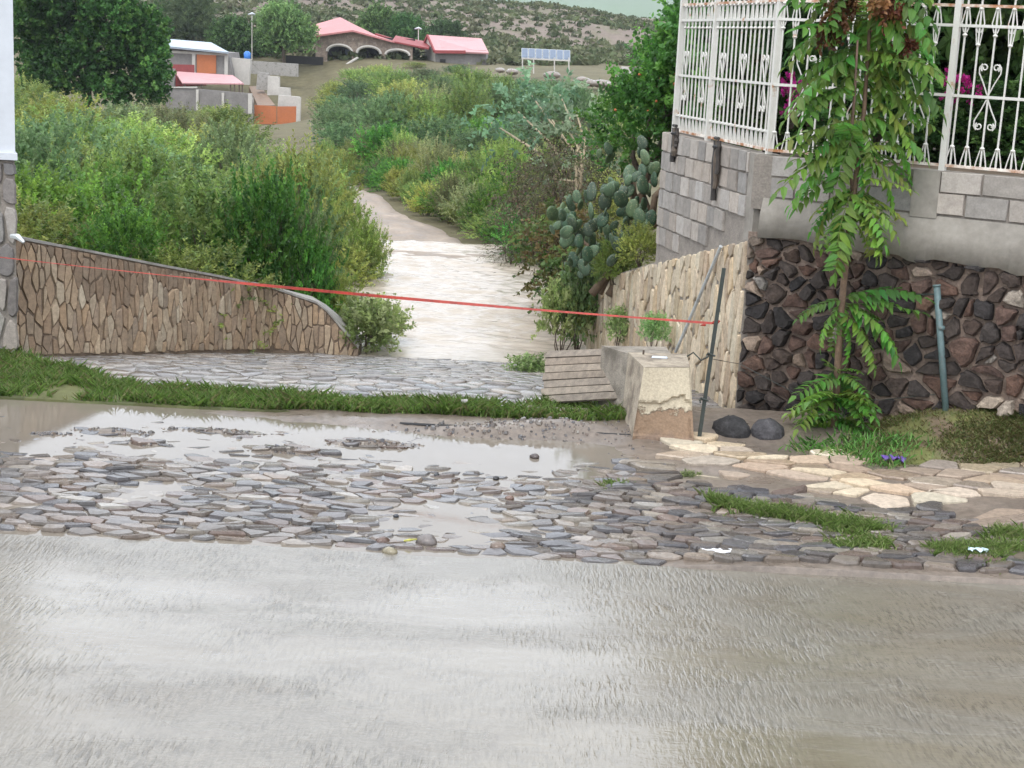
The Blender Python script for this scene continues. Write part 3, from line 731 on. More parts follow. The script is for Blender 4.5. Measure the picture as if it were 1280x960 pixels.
# ------------------------------------------------------------------ white wrought iron fence
def picket_mesh(full):
    mb = MB(); H = 1.34
    mb.bar((0,0,.0),(0,0,H-.06), .012)
    for s in (-1, 1):
        mb.tube([(s*.045,0,.0),(s*.034,0,.06),(s*.012,0,.15)], .0055, 4)
        mb.tube([(s*.012,0,1.02),(s*.034,0,1.09),(s*.012,0,1.2)], .0055, 4)
        if full: mb.tube([(s*.03,0,1.07),(s*.012,0,.93)], .005, 4)
    for z in (.15, 1.0 if not full else .93, 1.2): mb.tube([(0,0,z-.012),(0,0,z),(0,0,z+.012)], [.012,.022,.012], 6)
    mb.tube([(0,0,H-.08),(0,0,H-.04),(0,0,H+.03)], [.008,.02,.001], 6)
    return mb.mesh('picket')
PK = [picket_mesh(False), picket_mesh(True)]
for m_ in PK: m_.materials.append(M['paint'])
def scroll_mesh(flip):
    mb = MB()
    for s in (-1, 1):
        pts = [(s*.105,0,.42*flip)] if False else []
        for k in range(15):
            a = k/14; r = .040*(1-.72*a); th = -math.pi/2+a*2*math.pi*1.35
            pts.append((s*(.055+r*math.cos(th)), 0, (.26+r*math.sin(th)-.0)*-flip))
        pts = [(s*.006,0,-.02*flip), (s*.05,0,-.12*flip), (s*.098,0,-.21*flip), (s*.10,0,-.26*flip), (s*.08,0,-.295*flip)]+pts[1:]
        mb.tube(pts, .0065, 4)
    m = mb.mesh('scroll'); m.materials.append(M['paint']); return m
SC = [scroll_mesh(1), scroll_mesh(-1)]
def fence(A, B, z, label, posts, spacing=.118, ornate=True, foot=.12):
    A = np.array(A); B = np.array(B); L = np.linalg.norm(B-A); d = (B-A)/L; th = math.atan2(d[1], d[0])
    e = empty('iron_fence', (A[0], A[1], z), th); tag(e, label, 'fence', 'white wrought iron fences on the block walls')
    for pu in posts: MB().box(pu-.024, pu+.024, -.024, .024, -foot, 1.5).build('post', M['paint'], e)
    for zz, m_ in ((0, 'rustpaint'), (.15, 'paint'), (.54, 'paint'), (1.07, 'paint'), (1.22, 'rustpaint')):
        if zz == .15 and ornate: continue
        MB().box(0, L, -.010, .010, zz-.011, zz+.011).build('rail', M[m_], e)
    n = int(L/spacing); k = 0
    for i in range(n+1):
        u = (i+.5)*spacing
        if u > L-.03 or any(abs(u-pu) < .045 for pu in posts): continue
        o = obj('picket', PK[i % 2 if ornate else 0], None, e); o.location = (u, 0, 0); o.rotation_euler = (0, R.uniform(-.012,.012), 0)
        if ornate and i % 4 == 2:
            for s_ in SC: q = obj('scroll', s_, None, e); q.location = (u, -.004, .54); q.scale = (.85, 1, .85)
        if not ornate and i % 5 == 2:
            for s_ in SC: q = obj('scroll', s_, None, e); q.location = (u, -.004, .54); q.scale = (.7, 1, .8)
    return e
FZ = 2.235
fa = SL.at(.02, 0, -.09); fb = SL.at(SL.u[-1]-.03, 0, -.09)
LS = SL.u[-1]-.05
fence(fa[:2], fb[:2], FZ, 'close-barred white iron fence section left of the young tree', [.03, LS*.40, LS-.0], .112, False)
fc = DL.at(.06, 0, -.09); pu1 = DL.hit(1170, 190)[0]-.06; fd = DL.at(.06+pu1+.02, 0, -.09)
fence(fc[:2], fd[:2], FZ, 'scrolled white iron fence section behind the young tree', [], .12, True)
fe = DL.at(uend, 0, -.09)
fence(DL.at(.06+pu1+.03,0,-.09)[:2], fe[:2], FZ, 'scrolled white iron fence section at the right edge, rusty bottom rail', [.0], .12, True)

# two charred timbers hanging on the block wall
for (x0,y0,x1,y1), lb_ in (((851,160,848,203),'short charred timber stub fixed to the top of the block wall'), ((904,176,899,251),'longer split dark timber hanging down the block wall')):
    a = SL.hit(x0,y0); b = SL.hit(x1,y1); e = empty('timber_stub', SL.at(a[0],b[1],.0)); tag(e, lb_, 'timber', 'charred timbers on the block wall')
    mb = MB(); n = 7
    for k in range(3):
        w = (.05,.045,.04)[k]; off = (-.03,.0,.035)[k]; pts=[]; L0 = (1,.8,.55)[k]
        for i in range(n): t = i/(n-1)*L0; pts.append(SL.at(a[0]+(b[0]-a[0])*t+off+R.uniform(-.008,.008), a[1]+(b[1]-a[1])*t, .05+R.uniform(-.006,.006)))
        mb.tube(pts, [w*.6*R.uniform(.75,1.1) for _ in range(n)], 6, c=vary([(.035,.03,.027),(.10,.075,.055),(.04,.034,.03)][k],.2))
    INV(mb.build('wood', M['wood'], e), e)
    q = SL.at(a[0], a[1]-.03, .06); mb = MB().tube([SL.at(a[0]-.05,a[1]-.05,.06), SL.at(a[0],a[1]-.055,.085), SL.at(a[0]+.05,a[1]-.05,.06)], .014, 6, c=(.03,.03,.03))
    mb.tube([SL.at(a[0]-.05,a[1]+.02,.06), SL.at(a[0]+.05,a[1]+.02,.06)], .016, 6, c=(.035,.033,.03)); INV(mb.build('strap', M['wood'], e), e)

# ------------------------------------------------------------------ white building at the left edge
bp = P(21, 195, 14.3); bx_, by_ = bp[0], bp[1]
wb = empty('white_building', (bx_, by_, 0)); tag(wb, 'white plastered building corner on a dark stone plinth at the left edge', 'building')
def foot(mb, x1, y0, z0, z1):
    q = [(-9,y0), (x1,y0), (x1-1.25,y0+3.2), (-9,y0+3.2)]
    return mb.add([(a,b,z0) for a, b in q]+[(a,b,z1) for a, b in q], [(0,3,2,1),(4,5,6,7),(0,1,5,4),(1,2,6,5),(2,3,7,6),(3,0,4,7)])
INV(foot(MB(), bx_-.02, by_+.02, 1.82, 3.7).build('wall', M['plaster'], wb), wb)
INV(foot(MB(), bx_+.012, by_-.02, 1.77, 1.83).build('ledge', M['plaster'], wb), wb)
INV(foot(MB(), bx_-.03, by_+.03, -.3, 1.76).build('plinth_core', M['greymortar'], wb), wb)
PL = Line([(-7.5, by_+.03), (bx_-.02, by_+.03)])
pl_pal = [(.20,.18,.16),(.24,.22,.19),(.16,.145,.135),(.28,.25,.22)]
ppts = jgrid(PL.u[-1]-3.2, PL.u[-1]+.4, -.4, 2.1, .13, .30, .4)
wall_stones(PL, wb, ppts, .12, .26, .02, lambda u: -.1, lambda u: 1.75, pl_pal, (.02,.045), 'plinth_stone', M['stone'], bev=.08, ur=(PL.u[-1]-3.0, PL.u[-1]))
for o in wb.children:
    if o.name.startswith('plinth_stone'): INV(o, wb)

# ------------------------------------------------------------------ concrete plinth at the kerb and the plank panel
bt = .60
f0 = G(805,459,bt); f1 = G(863,459,bt); g0 = G(789,556,.0); g1 = G(868,564,.0); b0_ = G(785,440,bt); b1_ = f1+np.array([.02,.55,0])
e = empty('concrete_plinth', ((g0+g1)/2)); tag(e, 'short chipped concrete post with bare brown patch at the end of the kerb', 'plinth')
def mat_plinth():
    m, nt, b = newmat('chipped_render'); w = worldpos(nt); sep = N(nt, 'ShaderNodeSeparateXYZ'); nt.links.new(w, sep.inputs[0])
    n = noise_node(nt, 9, 5, w, .65); f = noise_node(nt, 60, 3, w)
    ad = N(nt, 'ShaderNodeMath', operation='MULTIPLY_ADD'); nt.links.new(n.outputs[0], ad.inputs[0]); ad.inputs[1].default_value = .28; nt.links.new(sep.outputs[2], ad.inputs[2])
    chip = ramp(nt, ad.outputs[0], [(.40, 1), (.425, 0)])      # render has fallen off the lower half
    c = mixc(nt, 'MIX', chip.outputs[0], (.44, .375, .27), (.22, .145, .09))
    low = ramp(nt, ad.outputs[0], [(.20, 1), (.26, 0)]); c = mixc(nt, 'MIX', low.outputs[0], c, (.17, .115, .08))
    c = mixc(nt, 'MULTIPLY', 1, c, ramp(nt, f.outputs[0], [(.3,.8),(.7,1.15)]).outputs[0])
    nt.links.new(c, b.inputs['Base Color']); b.inputs['Roughness'].default_value = .85
    h = mixc(nt, 'SUBTRACT', 1, (1,1,1), chip.outputs[0]); h2 = mixc(nt, 'ADD', .25, h, f.outputs[0]); bump(nt, b, h2, .8, .02); return m
M['chip'] = mat_plinth()
back = np.array([0,.55,0])
q = [g0, g1, g1+back, g0+np.array([-.05,.55,0]), f0, f1, b1_, b0_]
core = MB().add([np.array(v)+[0,0,-.02 if i < 4 else 0] for i, v in enumerate(q)], [(0,3,2,1),(4,5,6,7),(1,2,6,5),(2,3,7,6),(3,0,4,7)])
INV(core.build('body', mat_simple('weathered_render', (.34,.285,.215), .85, .3, 14, .6, .012, dirt=(.17,.135,.10), dscale=6, dthr=(.48,.66)), e), e)
# chipped front face: a dense sheet, its lower half eaten back
V = []; Fq = []; n1, n2 = 26, 34
for j in range(n2+1):
    t = j/n2
    for i in range(n1+1):
        s = i/n1; p_ = (g0*(1-s)+g1*s)*(1-t)+(f0*(1-s)+f1*s)*t; w = -.012
        ch = float(sstep(.0,.05,.63-t+.22*(fbm(s*6,t*7,3)-.5)))*(1-float(sstep(.44,.5,abs(s-.5)+.1*(fbm(s*4+9,t*8,2)-.5))))
        w += ch*(.028+.012*float(fbm(s*12,t*12,2)))
        if t < .12: w -= .03*float(fbm(s*7+3,t*9,2))
        ed = min(s, 1-s)*n1; w += .012 if ed < .5 else 0
        V.append((p_[0], p_[1]+w, p_[2]))
for j in range(n2):
    for i in range(n1): a = j*(n1+1)+i; Fq.append((a,a+1,a+n1+2,a+n1+1))
INV(obj('chipped_face', mesh_np('chipped_face', np.array(V), Fq, None, False), M['chip'], e), e)
# cap slab and low wall behind it
lw2 = empty('low_concrete_wall', b0_*[1,1,0]); tag(lw2, 'low concrete wall running back from the chipped post behind the planks', 'wall')
k0 = G(752,432,bt-.04); top = [b0_+[0,.02,-.015], b0_+[.36,.05,-.015], k0+[.55,.1,0], k0]
INV(MB().add([v*[1,1,0]+[0,0,-.3] for v in top]+[v for v in top], [(0,3,2,1),(4,5,6,7),(0,1,5,4),(1,2,6,5),(2,3,7,6),(3,0,4,7)]).build('body', mat_simple('stained_cement', (.27,.235,.19), .85, .3, 14, .6, .012, dirt=(.13,.11,.085), dscale=5, dthr=(.45,.66)), lw2), lw2)
sc_ = MB(); sp = G(815,447,bt+.003); sc_.add([sp+[-.005,-.01,0],sp+[.12,-.01,0],sp+[.13,.02,0],sp+[.0,.03,0],sp+[.0,0,.012],sp+[.12,0,.012],sp+[.12,.015,.012],sp+[.005,.02,.012]],[(4,5,6,7),(0,1,5,4),(1,2,6,5),(3,0,4,7),(2,3,7,6)])
tag(sc_.build('mortar_scrap', M['plaster']), 'small white scrap lying on top of the chipped concrete post', 'scrap')
tag(MB().tube([G(804,443,bt)+[0,0,-.02], G(804,443,bt)+[.002,0,.035]], .008, 6).build('rebar_stub', M['bark']), 'tiny dark bolt sticking up from the low concrete wall', 'bolt')

pn = empty('plank_panel', G(730,500,.02)); tag(pn, 'weathered grey plank panel leaning in the grass beside the chipped post', 'panel')
c00 = P(676,504,13.35); c10 = P(783,497,12.85); c01 = P(684,438,13.75); c11 = P(786,434,13.15)
nb = 7
for i in range(nb):
    t0 = i/nb; t1 = (i+1)/nb-.018
    mid = .5; q = []
    for t in (t0, t1):
        a = c00*(1-t)+c01*t; b = c10*(1-t)+c11*t
        q.append((a+[R.uniform(-.012,.012),0,0], b+[R.uniform(-.02,.005),0,0]))
    nrm = np.cross(q[0][1]-q[0][0], q[1][0]-q[0][0]); nrm = nrm/np.linalg.norm(nrm); nrm = nrm if nrm[1] < 0 else -nrm
    off = nrm*R.uniform(0,.008); th = nrm*-.022
    # split lengthwise so the end can curve back
    rows_ = []
    for s in np.linspace(0, 1, 6):
        cv = -nrm*.02*max(0, s-.7)**2*8 + np.array([0,0,.035*math.sin(math.pi*min(1,s*1.1))*0+ (-.10*max(0,s-.75)**2*6 if i == nb-1 else 0)])
        rows_.append([q[0][0]*(1-s)+q[0][1]*s+off+cv, q[1][0]*(1-s)+q[1][1]*s+off+cv])
    V_ = [x for r_ in rows_ for x in (r_[0], r_[1], r_[1]+th, r_[0]+th)]
    Fc = [(k*4+a, (k+1)*4+a, (k+1)*4+(a+1)%4, k*4+(a+1)%4) for k in range(5) for a in range(4)]+[(3,2,1,0),(20,21,22,23)]
    INV(MB().add(V_, Fc, vary([(.21,.17,.13),(.25,.20,.15),(.19,.155,.12)][i % 3], .12)).build('plank', M['wood'], pn), pn)

# black edging bar along the kerb, with the small drain post
ka, kb = G(500,530,.03), G(788,545,.05)
tag(MB().tube([ka, G(560,533,.045), G(640,537,.05), kb], .017, 6).build('edging_pipe', mat_simple('black_plastic', (.015,.015,.016), .8, .2, 20, .2, .003)), 'thin black pipe lying along the front of the grass strip', 'pipe')
kp = G(579,527,.0); tag(MB().box(kp[0]-.02,kp[0]+.02,kp[1]+.05,kp[1]+.09,-.05,.15).box(kp[0]-.026,kp[0]+.026,kp[1]+.044,kp[1]+.096,.15,.165).build('marker_stake', M['concrete']), 'small grey stake standing in the middle of the grass strip', 'stake')

# ------------------------------------------------------------------ posts, pipes, rope
m_dk = mat_simple('dark_green_steel', (.025,.032,.026), .5, .3, 20, .3, .003)
m_gp = mat_simple('green_pipe_paint', (.10,.15,.15), .5, .25, 15, .3, .003, dirt=(.16,.11,.08), dscale=12, dthr=(.6,.7))
m_gal = mat_simple('galvanised_pipe', (.50,.52,.52), .4, .25, 15, .2, .003, metal=.2)
pb = G(871,560,.0); ptp = P(905,335,pb[1]+.12)
e = empty('thin_steel_post', pb); tag(e, 'thin dark steel post leaning right beside the chipped concrete post', 'post')
INV(MB().bar(pb-[0,0,.1], ptp, .028, .028).build('shaft', m_dk, e), e)
for f in (.27, .52): 
    q = pb*(1-f)+ptp*f; INV(MB().tube([q+[-.03,-.02,.02], q+[.03,-.025,0], q+[.035,.02,-.01], q+[-.03,.02,.0], q+[-.03,-.02,-.02]], .007, 5).build('wire_tie', m_dk, e), e)
ga = RL.hit(856,440); gb = RL.hit(908,308)
tag(MB().tube([RL.at(*ga, .09), RL.at(*gb, .05)], .016, 8).build('galvanised_pipe', m_gal), 'pale galvanised pipe leaning against the cream stone wall', 'pipe')
qa = G(858,446,.55); w_ = MB().tube([qa, qa+[.06,.05,.03], qa+[.12,-.02,-.02], pb*.48+ptp*.52], .007, 5).tube([pb*.5+ptp*.5, P(925,455,13.1), P(1010,500,12.9), P(1100,500,12.6), P(1178,492,12.45)], .003, 4)
tag(w_.build('loose_wire', m_dk), 'thin loose wire strung from the steel post to the green pipe', 'wire')
gpb = P(1186,508,12.35); gpt = P(1171,358,12.45)
e = empty('green_pipe_post', gpb); tag(e, 'dull green pipe post leaning in front of the dark stone wall', 'post')
INV(MB().tube([gpb-[0,0,.15], gpt], .027, 10).build('shaft', m_gp, e, True), e)
INV(MB().tube([gpt-(gpt-gpb)*.0, gpt+(gpt-gpb)*.015], .032, 10).tube([gpb*.36+gpt*.64, gpb*.33+gpt*.67], .032, 10).build('collar', m_gp, e, True), e)
tag(MB().bar(gpt+[0,-.01,-.06], gpt+[-.3,.25,-.12], .012).build('loose_wire', m_dk), 'short wire from the head of the green pipe back to the wall', 'wire')

m_rope = mat_simple('orange_ribbon', (.27,.022,.010), .6, .45, 7, .2, .002)
ra = P(-30,318,by_-.12); rm = P(340,358,13.0); rb2 = P(890,404,12.2)
pts = []
for i in range(81):
    t = i/80; pts.append(ra*(1-t)+rb2*t+np.array([0,0,-.10*math.sin(math.pi*t)*0]))
mid_err = pix(pts[36])
V = []; Fq = []
for i, p_ in enumerate(pts):
    t = i/80; wdt = .005+.008*float(sstep(.30,.42,t)); tw = .5*math.sin(t*9)+.6
    dv = np.array([0, math.sin(tw)*wdt, math.cos(tw)*wdt*.9]); nn_ = np.array([0,.004,0])
    sag = np.array([0,0,-.035*4*t*(1-t)])
    V += [p_+dv+sag, p_-dv+sag, p_-dv+nn_+sag, p_+dv+nn_+sag]
    if i:
        for k in range(4): Fq.append(((i-1)*4+k, i*4+k, i*4+(k+1)%4, (i-1)*4+(k+1)%4))
rp_ = MB().add(V, Fq)
k1 = rb2+[.0,0,0]; rp_.tube([k1, k1+[.03,-.01,.012], k1+[.06,-.005,.02]], [.008,.024,.006], 6)
rp_.tube([k1+[-.05,-.012,-.012], k1+[-.09,-.015,-.02]], [.014,.004], 5)
tag(rp_.build('barrier_rope', m_rope), 'orange-red ribbon rope stretched across the ramp entrance', 'rope')
tag(MB().tube([P(14,295,by_-.03), P(22,296,by_-.07), P(30,303,by_-.1)], [.02,.03,.012], 6).build('wall_bracket', m_gal), 'small metal bracket on the corner of the white building above the rope', 'bracket')

# ------------------------------------------------------------------ loose stones and litter
def rock(name, p, sx, sy, sz, c, label, seed, group=None, cat='rock'):
    r_ = np.random.default_rng(seed); V = []; Fq = []; nr_, ns = 7, 11
    for i in range(nr_):
        ph = math.pi*(i+.35)/(nr_-.3)-math.pi/2
        for j in range(ns): th = 2*math.pi*j/ns; k = 1+.16*(r_.random()-.5); V.append((sx*k*math.cos(ph)*math.cos(th), sy*k*math.cos(ph)*math.sin(th), sz*k*math.sin(ph)))
    for i in range(nr_-1):
        for j in range(ns): Fq.append((i*ns+j, i*ns+(j+1)%ns, (i+1)*ns+(j+1)%ns, (i+1)*ns+j))
    Fq += [tuple(range(ns))[::-1], tuple(range((nr_-1)*ns, nr_*ns))]
    o = MB().add(V, Fq, c).build(name, M['wetstone'], None, True); o.location = tuple(map(float, p)); o.rotation_euler = (0, 0, r_.random()*6); tag(o, label, cat, group)
    if sx > .1 and sx < .3: o.data.materials[0] = M['boulder']
    return o
rock('boulder', G(915,548,.06)+[0,.1,.03], .17,.14,.125, (.035,.033,.033), 'mossy black boulder at the foot of the cream wall', 1, 'boulders by the wall corner')
rock('boulder', G(960,550,.06)+[0,.08,.03], .16,.14,.12, (.06,.056,.058), 'grey-black boulder touching the leafy suckers of the young tree', 2, 'boulders by the wall corner')
g_ = 'loose stones in the puddles'
for i, (px_, py_, s, c, lb_) in enumerate([
  (533,677,.075,(.13,.11,.10),'largest loose stone, brown, standing in the puddle by the slab edge'),
  (478,677,.05,(.10,.06,.045),'reddish brown stone left of the largest puddle stone'),
  (487,690,.05,(.20,.17,.11),'pale muddy stone at the slab edge left of the largest stone'),
  (546,594,.026,(.02,.02,.022),'small black round stone in the shallow water'),
  (620,598,.028,(.025,.022,.022),'small black flat stone right of the round one'),
  (596,591,.022,(.09,.075,.065),'little grey pebble between the two black stones'),
  (637,623,.032,(.13,.08,.06),'rust brown stone among the pale cobbles'),
  (495,645,.02,(.03,.032,.04),'tiny dark pebble on the cobbles near the puddle'),
  (622,684,.05,(.14,.10,.075),'brown stone half sunk at the right end of the edge puddle'),
  (668,571,.04,(.06,.045,.04),'dark stone on the mud below the kerb'),
  (620,515,.02,(.05,.045,.04),'tiny dark stone on the grass strip'),
  (1045,575,.06,(.10,.075,.06),'brown stone on the flagstones below the young tree')]):
    p_ = G(px_, py_, .02); rock('loose_stone', p_, s, s*.8, s*.62, c, lb_, 20+i, g_, 'stone')
def litter(name, px_, py_, z, size, c, label, seed):
    r_ = random.Random(seed); p_ = G(px_, py_, z); V = []; n = 9; m_ = 4
    for i in range(n):
        for j in range(m_):
            V.append((p_[0]+(i/(n-1)-.5)*size[0]+r_.uniform(-.006,.006), p_[1]+(j/(m_-1)-.5)*size[1]*(.6+.4*math.sin(i*1.3+seed))+r_.uniform(-.004,.004), p_[2]+.006+abs(math.sin(i*1.1+j*.9+seed))*size[2]))
    Fq = [(i*m_+j, (i+1)*m_+j, (i+1)*m_+j+1, i*m_+j+1) for i in range(n-1) for j in range(m_-1)]
    o = obj(name, mesh_np(name, np.array(V), Fq, None, True), mat_simple(name+'_plastic', c, .35, .1, 20, .2, .003)); 
    sm = o.modifiers.new('thickness', 'SOLIDIFY'); sm.thickness = .003; tag(o, label, 'litter')
litter('crumpled_paper', 906, 692, .045, (.28,.10,.02), (.80,.80,.82), 'crumpled white paper lying on the cobbles near the slab edge', 3)
litter('plastic_wrapper', 1116, 577, .09, (.18,.10,.04), (.13,.07,.30), 'purple plastic wrapper at the foot of the grass bank', 5)
litter('plastic_bottle', 1223, 691, .085, (.12,.07,.025), (.50,.62,.64), 'flattened pale blue plastic bottle on the right grass strip', 8)
tag(MB().tube([G(505,676,.04), G(512,675,.05), G(521,674,.04)], [.006,.009,.004], 6).build('yellow_leaf', mat_simple('yellow_leaf', (.38,.36,.08), .6, .2, 20, 0)), 'small yellow leaf next to the largest puddle stone', 'leaf')

# ------------------------------------------------------------------ foliage tools
def unit(v): return v/np.maximum(np.linalg.norm(v, axis=-1, keepdims=True), 1e-9)
def crown(seed, lobes, ntuft, nleaf, leaf=(.06, .02), twig=.28, up=.5, pal=((.07,.13,.03),), inner=.55, spread=1.0, droop=0.0, low=-.75):
    """leaves in sprays along short twigs, the twigs set over uneven lobes"""
    r = np.random.default_rng(seed); lb = np.array(lobes, float); wts = (lb[:,3]*lb[:,5]); wts = wts/wts.sum()
    k = r.choice(len(lb), ntuft, p=wts); n = unit(r.normal(size=(ntuft,3))); n[:,2] = np.where(n[:,2] < low, -n[:,2], n[:,2])
    rr = inner+(1-inner)*r.random(ntuft)**.6; rr = rr*(.86+.28*noise2(n[:,0]*3+k*7.1, n[:,1]*3+n[:,2]*2))
    p = lb[k,:3]+n*lb[k,3:6]*rr[:,None]
    d = unit(n+np.array([0,0,up])+r.normal(size=(ntuft,3))*.35)
    tl = twig*(.5+r.random(ntuft)); pal = np.array(pal)
    lobe_tint = .66+.72*r.random(len(lb)); tc = pal[r.integers(0, len(pal), ntuft)]*((.72+.56*r.random(ntuft))*lobe_tint[k])[:,None]*1.1
    t = np.tile((np.arange(nleaf)+.5)/nleaf, (ntuft,1))+r.normal(size=(ntuft,nleaf))*.04
    sd = unit(np.cross(d, r.normal(size=(ntuft,3)))); sd2 = np.cross(d, sd); a = r.random((ntuft,nleaf))*2*math.pi
    pd = sd[:,None]*np.cos(a)[...,None]+sd2[:,None]*np.sin(a)[...,None]
    b = p[:,None]+d[:,None]*(t*tl[:,None])[...,None]+np.array([0,0,-1])*(droop*tl[:,None]*t**2)[...,None]
    ld = unit(d[:,None]*.7+pd*spread+r.normal(size=(ntuft,nleaf,3))*.25+np.array([0,0,-droop*.6]))
    wv = unit(np.cross(ld, r.normal(size=(ntuft,nleaf,3))))
    L = leaf[0]*(.6+.8*r.random((ntuft,nleaf,1))); W = leaf[1]*(.7+.6*r.random((ntuft,nleaf,1)))
    q = np.stack([b, b+ld*L*.45+wv*W, b+ld*L, b+ld*L*.45-wv*W], 2).reshape(-1,3)
    c = np.repeat((tc[:,None]*(.85+.3*r.random((ntuft,nleaf)))[...,None]).reshape(-1,3), 4, axis=0)
    f = np.arange(len(q)).reshape(-1,4); return q, f, c
def lobes(seed, n, w, h, rmin=.25, rmax=.45, base=.25):
    r = random.Random(seed); out = []
    for i in range(n):
        a = 2*math.pi*i/n+r.uniform(-.5,.5); d = r.uniform(.1,.62)*w/2; s = r.uniform(rmin, rmax)
        out.append((d*math.cos(a), d*math.sin(a), h*r.uniform(base, .74), w*s*.9, w*s*.9, h*s*.9))
    out.append((0,0,h*.62,w*.3,w*.3,h*.36)); return out
def stems(seed, lb, rad=.04, n=6, mat='bark'):
    r = random.Random(seed); mb = MB()
    for l in lb[:n]:
        e = Vector(l[:3]); m = e*.5+Vector((r.uniform(-.1,.1), r.uniform(-.1,.1), -.05)); mb.tube([(r.uniform(-.05,.05), r.uniform(-.05,.05), -.15), m, e], [rad, rad*.7, rad*.3], 6)
        for _ in range(2):
            q = e+Vector((r.uniform(-1,1)*l[3], r.uniform(-1,1)*l[4], r.uniform(.1,.9)*l[5])); mb.tube([m*.4+e*.6, q], [rad*.4, rad*.12], 5)
    me = mb.mesh('stem', True); me.materials.append(M[mat]); return me
def proto(seed, w, h, nl, ntuft, nleaf, mat='leaf', **kw):
    lb = lobes(seed, nl, w, h); me = mesh_np('foliage', *crown(seed, lb, ntuft, nleaf, **kw)); me.materials.append(M[mat])
    return dict(w=w, h=h, crown=me, stem=stems(seed+1, lb, .02*h))
def plant(name, pr, loc, w, h, rz, label, cat='bush', group=None, part='foliage'):
    e = empty(name, loc, rz); e.scale = (w/pr['w'], w/pr['w'], h/pr['h']); tag(e, label, cat, group)
    obj(part, pr['crown'], None, e); obj('stem', pr['stem'], None, e); return e

MESQ = [(.22,.29,.07),(.27,.33,.085),(.16,.23,.06),(.30,.35,.10),(.19,.27,.09)]
BRIGHT = [(.12,.26,.045),(.09,.21,.04),(.16,.31,.055),(.075,.17,.04)]
OLIVE = [(.17,.19,.08),(.145,.17,.075),(.20,.205,.095),(.13,.155,.07)]
GREYG = [(.14,.215,.09),(.115,.185,.08),(.17,.245,.105),(.10,.16,.07)]
YELL = [(.25,.30,.07),(.21,.265,.06),(.28,.31,.09),(.18,.24,.06)]
DARK = [(.028,.062,.018),(.036,.08,.02),(.022,.05,.017),(.048,.098,.024)]
protos = {
 'mesq': [proto(100+i, 2.6, 2.1, 8, 620, 26, leaf=(.075,.016), twig=.34, pal=MESQ, up=.55) for i in range(3)],
 'yell': [proto(110+i, 2.4, 2.0, 7, 560, 26, leaf=(.085,.018), twig=.36, pal=YELL, up=.6) for i in range(2)],
 'bright': [proto(120+i, 2.3, 1.9, 8, 700, 24, leaf=(.06,.02), twig=.26, pal=BRIGHT, up=.4) for i in range(2)],
 'grey': [proto(130+i, 2.8, 2.1, 9, 700, 22, leaf=(.07,.022), twig=.28, pal=GREYG, up=.4) for i in range(2)],
 'olive': [proto(140+i, 2.2, 1.6, 7, 420, 24, leaf=(.07,.014), twig=.36, pal=OLIVE, up=.7) for i in range(2)]}

# where the track, the water and the far buildings must stay in view
def ytop_left(px): return float(np.interp(px, [0,30,120,195,215,315,322,372,380,420,455,480], [110,90,135,140,132,138,192,192,140,110,230,290]))
def track_edge(D, right):
    k = np.interp(D, [q[1] for q in trk], [q[0] for q in trk]); h_ = np.interp(D, [q[1] for q in trk], [q[2] for q in trk]); return k+h_+.25 if right else k-np.interp(D, [26,30,36,52], [1.25,1.0,.45,.45])
placed = 0
KINDS = dict(mesq='feathery green', yell='yellowish green', bright='bright green', grey='grey-green', olive='thin olive')
def zone(D, px0, px1, kinds, wm, hm, ytop, name, label, cat, group, step=.8, seed=0, zoff=-.08):
    global placed
    r = random.Random(seed*97+int(D*10)); px = px0+r.uniform(0, 20)
    while px < px1:
        w = wm*r.uniform(.75,1.25); kd = r.choice(kinds); pr = r.choice(protos[kd]); d = D*r.uniform(.95,1.06); x = P(px, 300, d)[0]; z = hz(x, d)+zoff
        h = hm*r.uniform(.75,1.3); hw_ = w*.28*F/d; zt = P(px, max(ytop(px-hw_), ytop(px), ytop(px+hw_))+r.uniform(-4,12), d)[2]; h = min(h, zt-z)
        ok = h > .32
        if ok and w > 1.6*h+1.2: w = 1.6*h+1.2
        if D > 26 and D < 52:
            if x > track_edge(d, False)-w*.5 and x < track_edge(d, True)+w*.40: ok = False
        if ok: plant(name, pr, (x, d, z), w, h, r.uniform(0,6.3), label.replace('KIND', KINDS[kd]).replace('BAND', 'near part' if D < 30 else 'middle part' if D < 60 else 'far part'), cat, group); placed += 1
        px += w*step*F/d

GL = 'bushes in the thicket left of the wash'; LBL = 'KIND bush in the BAND of the thicket behind the left wing wall'
zone(17.2, 30, 310, ['bright','yell','mesq'], 1.7, 1.45, lambda p: np.interp(p,[0,100,200,300,420],[235,225,235,250,285]), 'thicket_bush', 'bright leafy bush close behind the left wing wall', 'bush', 'bushes along the left wing wall', .55, 1)
zone(20, 30, 345, ['bright','mesq','bright'], 2.0, 1.7, lambda p: np.interp(p,[0,100,200,330,420],[205,215,220,225,250]), 'thicket_bush', 'bright leafy bush close behind the left wing wall', 'bush', 'bushes along the left wing wall', .55, 2)
for D, w, h in ((24,2.2,1.9),(29,2.5,2.0),(36,2.7,2.1),(45,2.8,2.2),(56,3.0,2.3),(70,3.2,2.4),(88,3.4,2.5),(105,3.6,2.4)):
    zone(D, -20 if D > 26 else 20, 455 if D > 52 else 356 if D < 26 else 420, ['mesq','mesq','yell','grey','olive'] if D < 80 else ['grey','mesq','olive'], w, h, lambda p: ytop_left(p)+(34 if D < 34 else 14 if D < 50 else 0), 'thicket_bush', LBL, 'bush', GL, .62, 3)
GR = 'bushes on the slope right of the dirt track'; LBR = 'KIND bush on the BAND of the slope right of the dirt track'
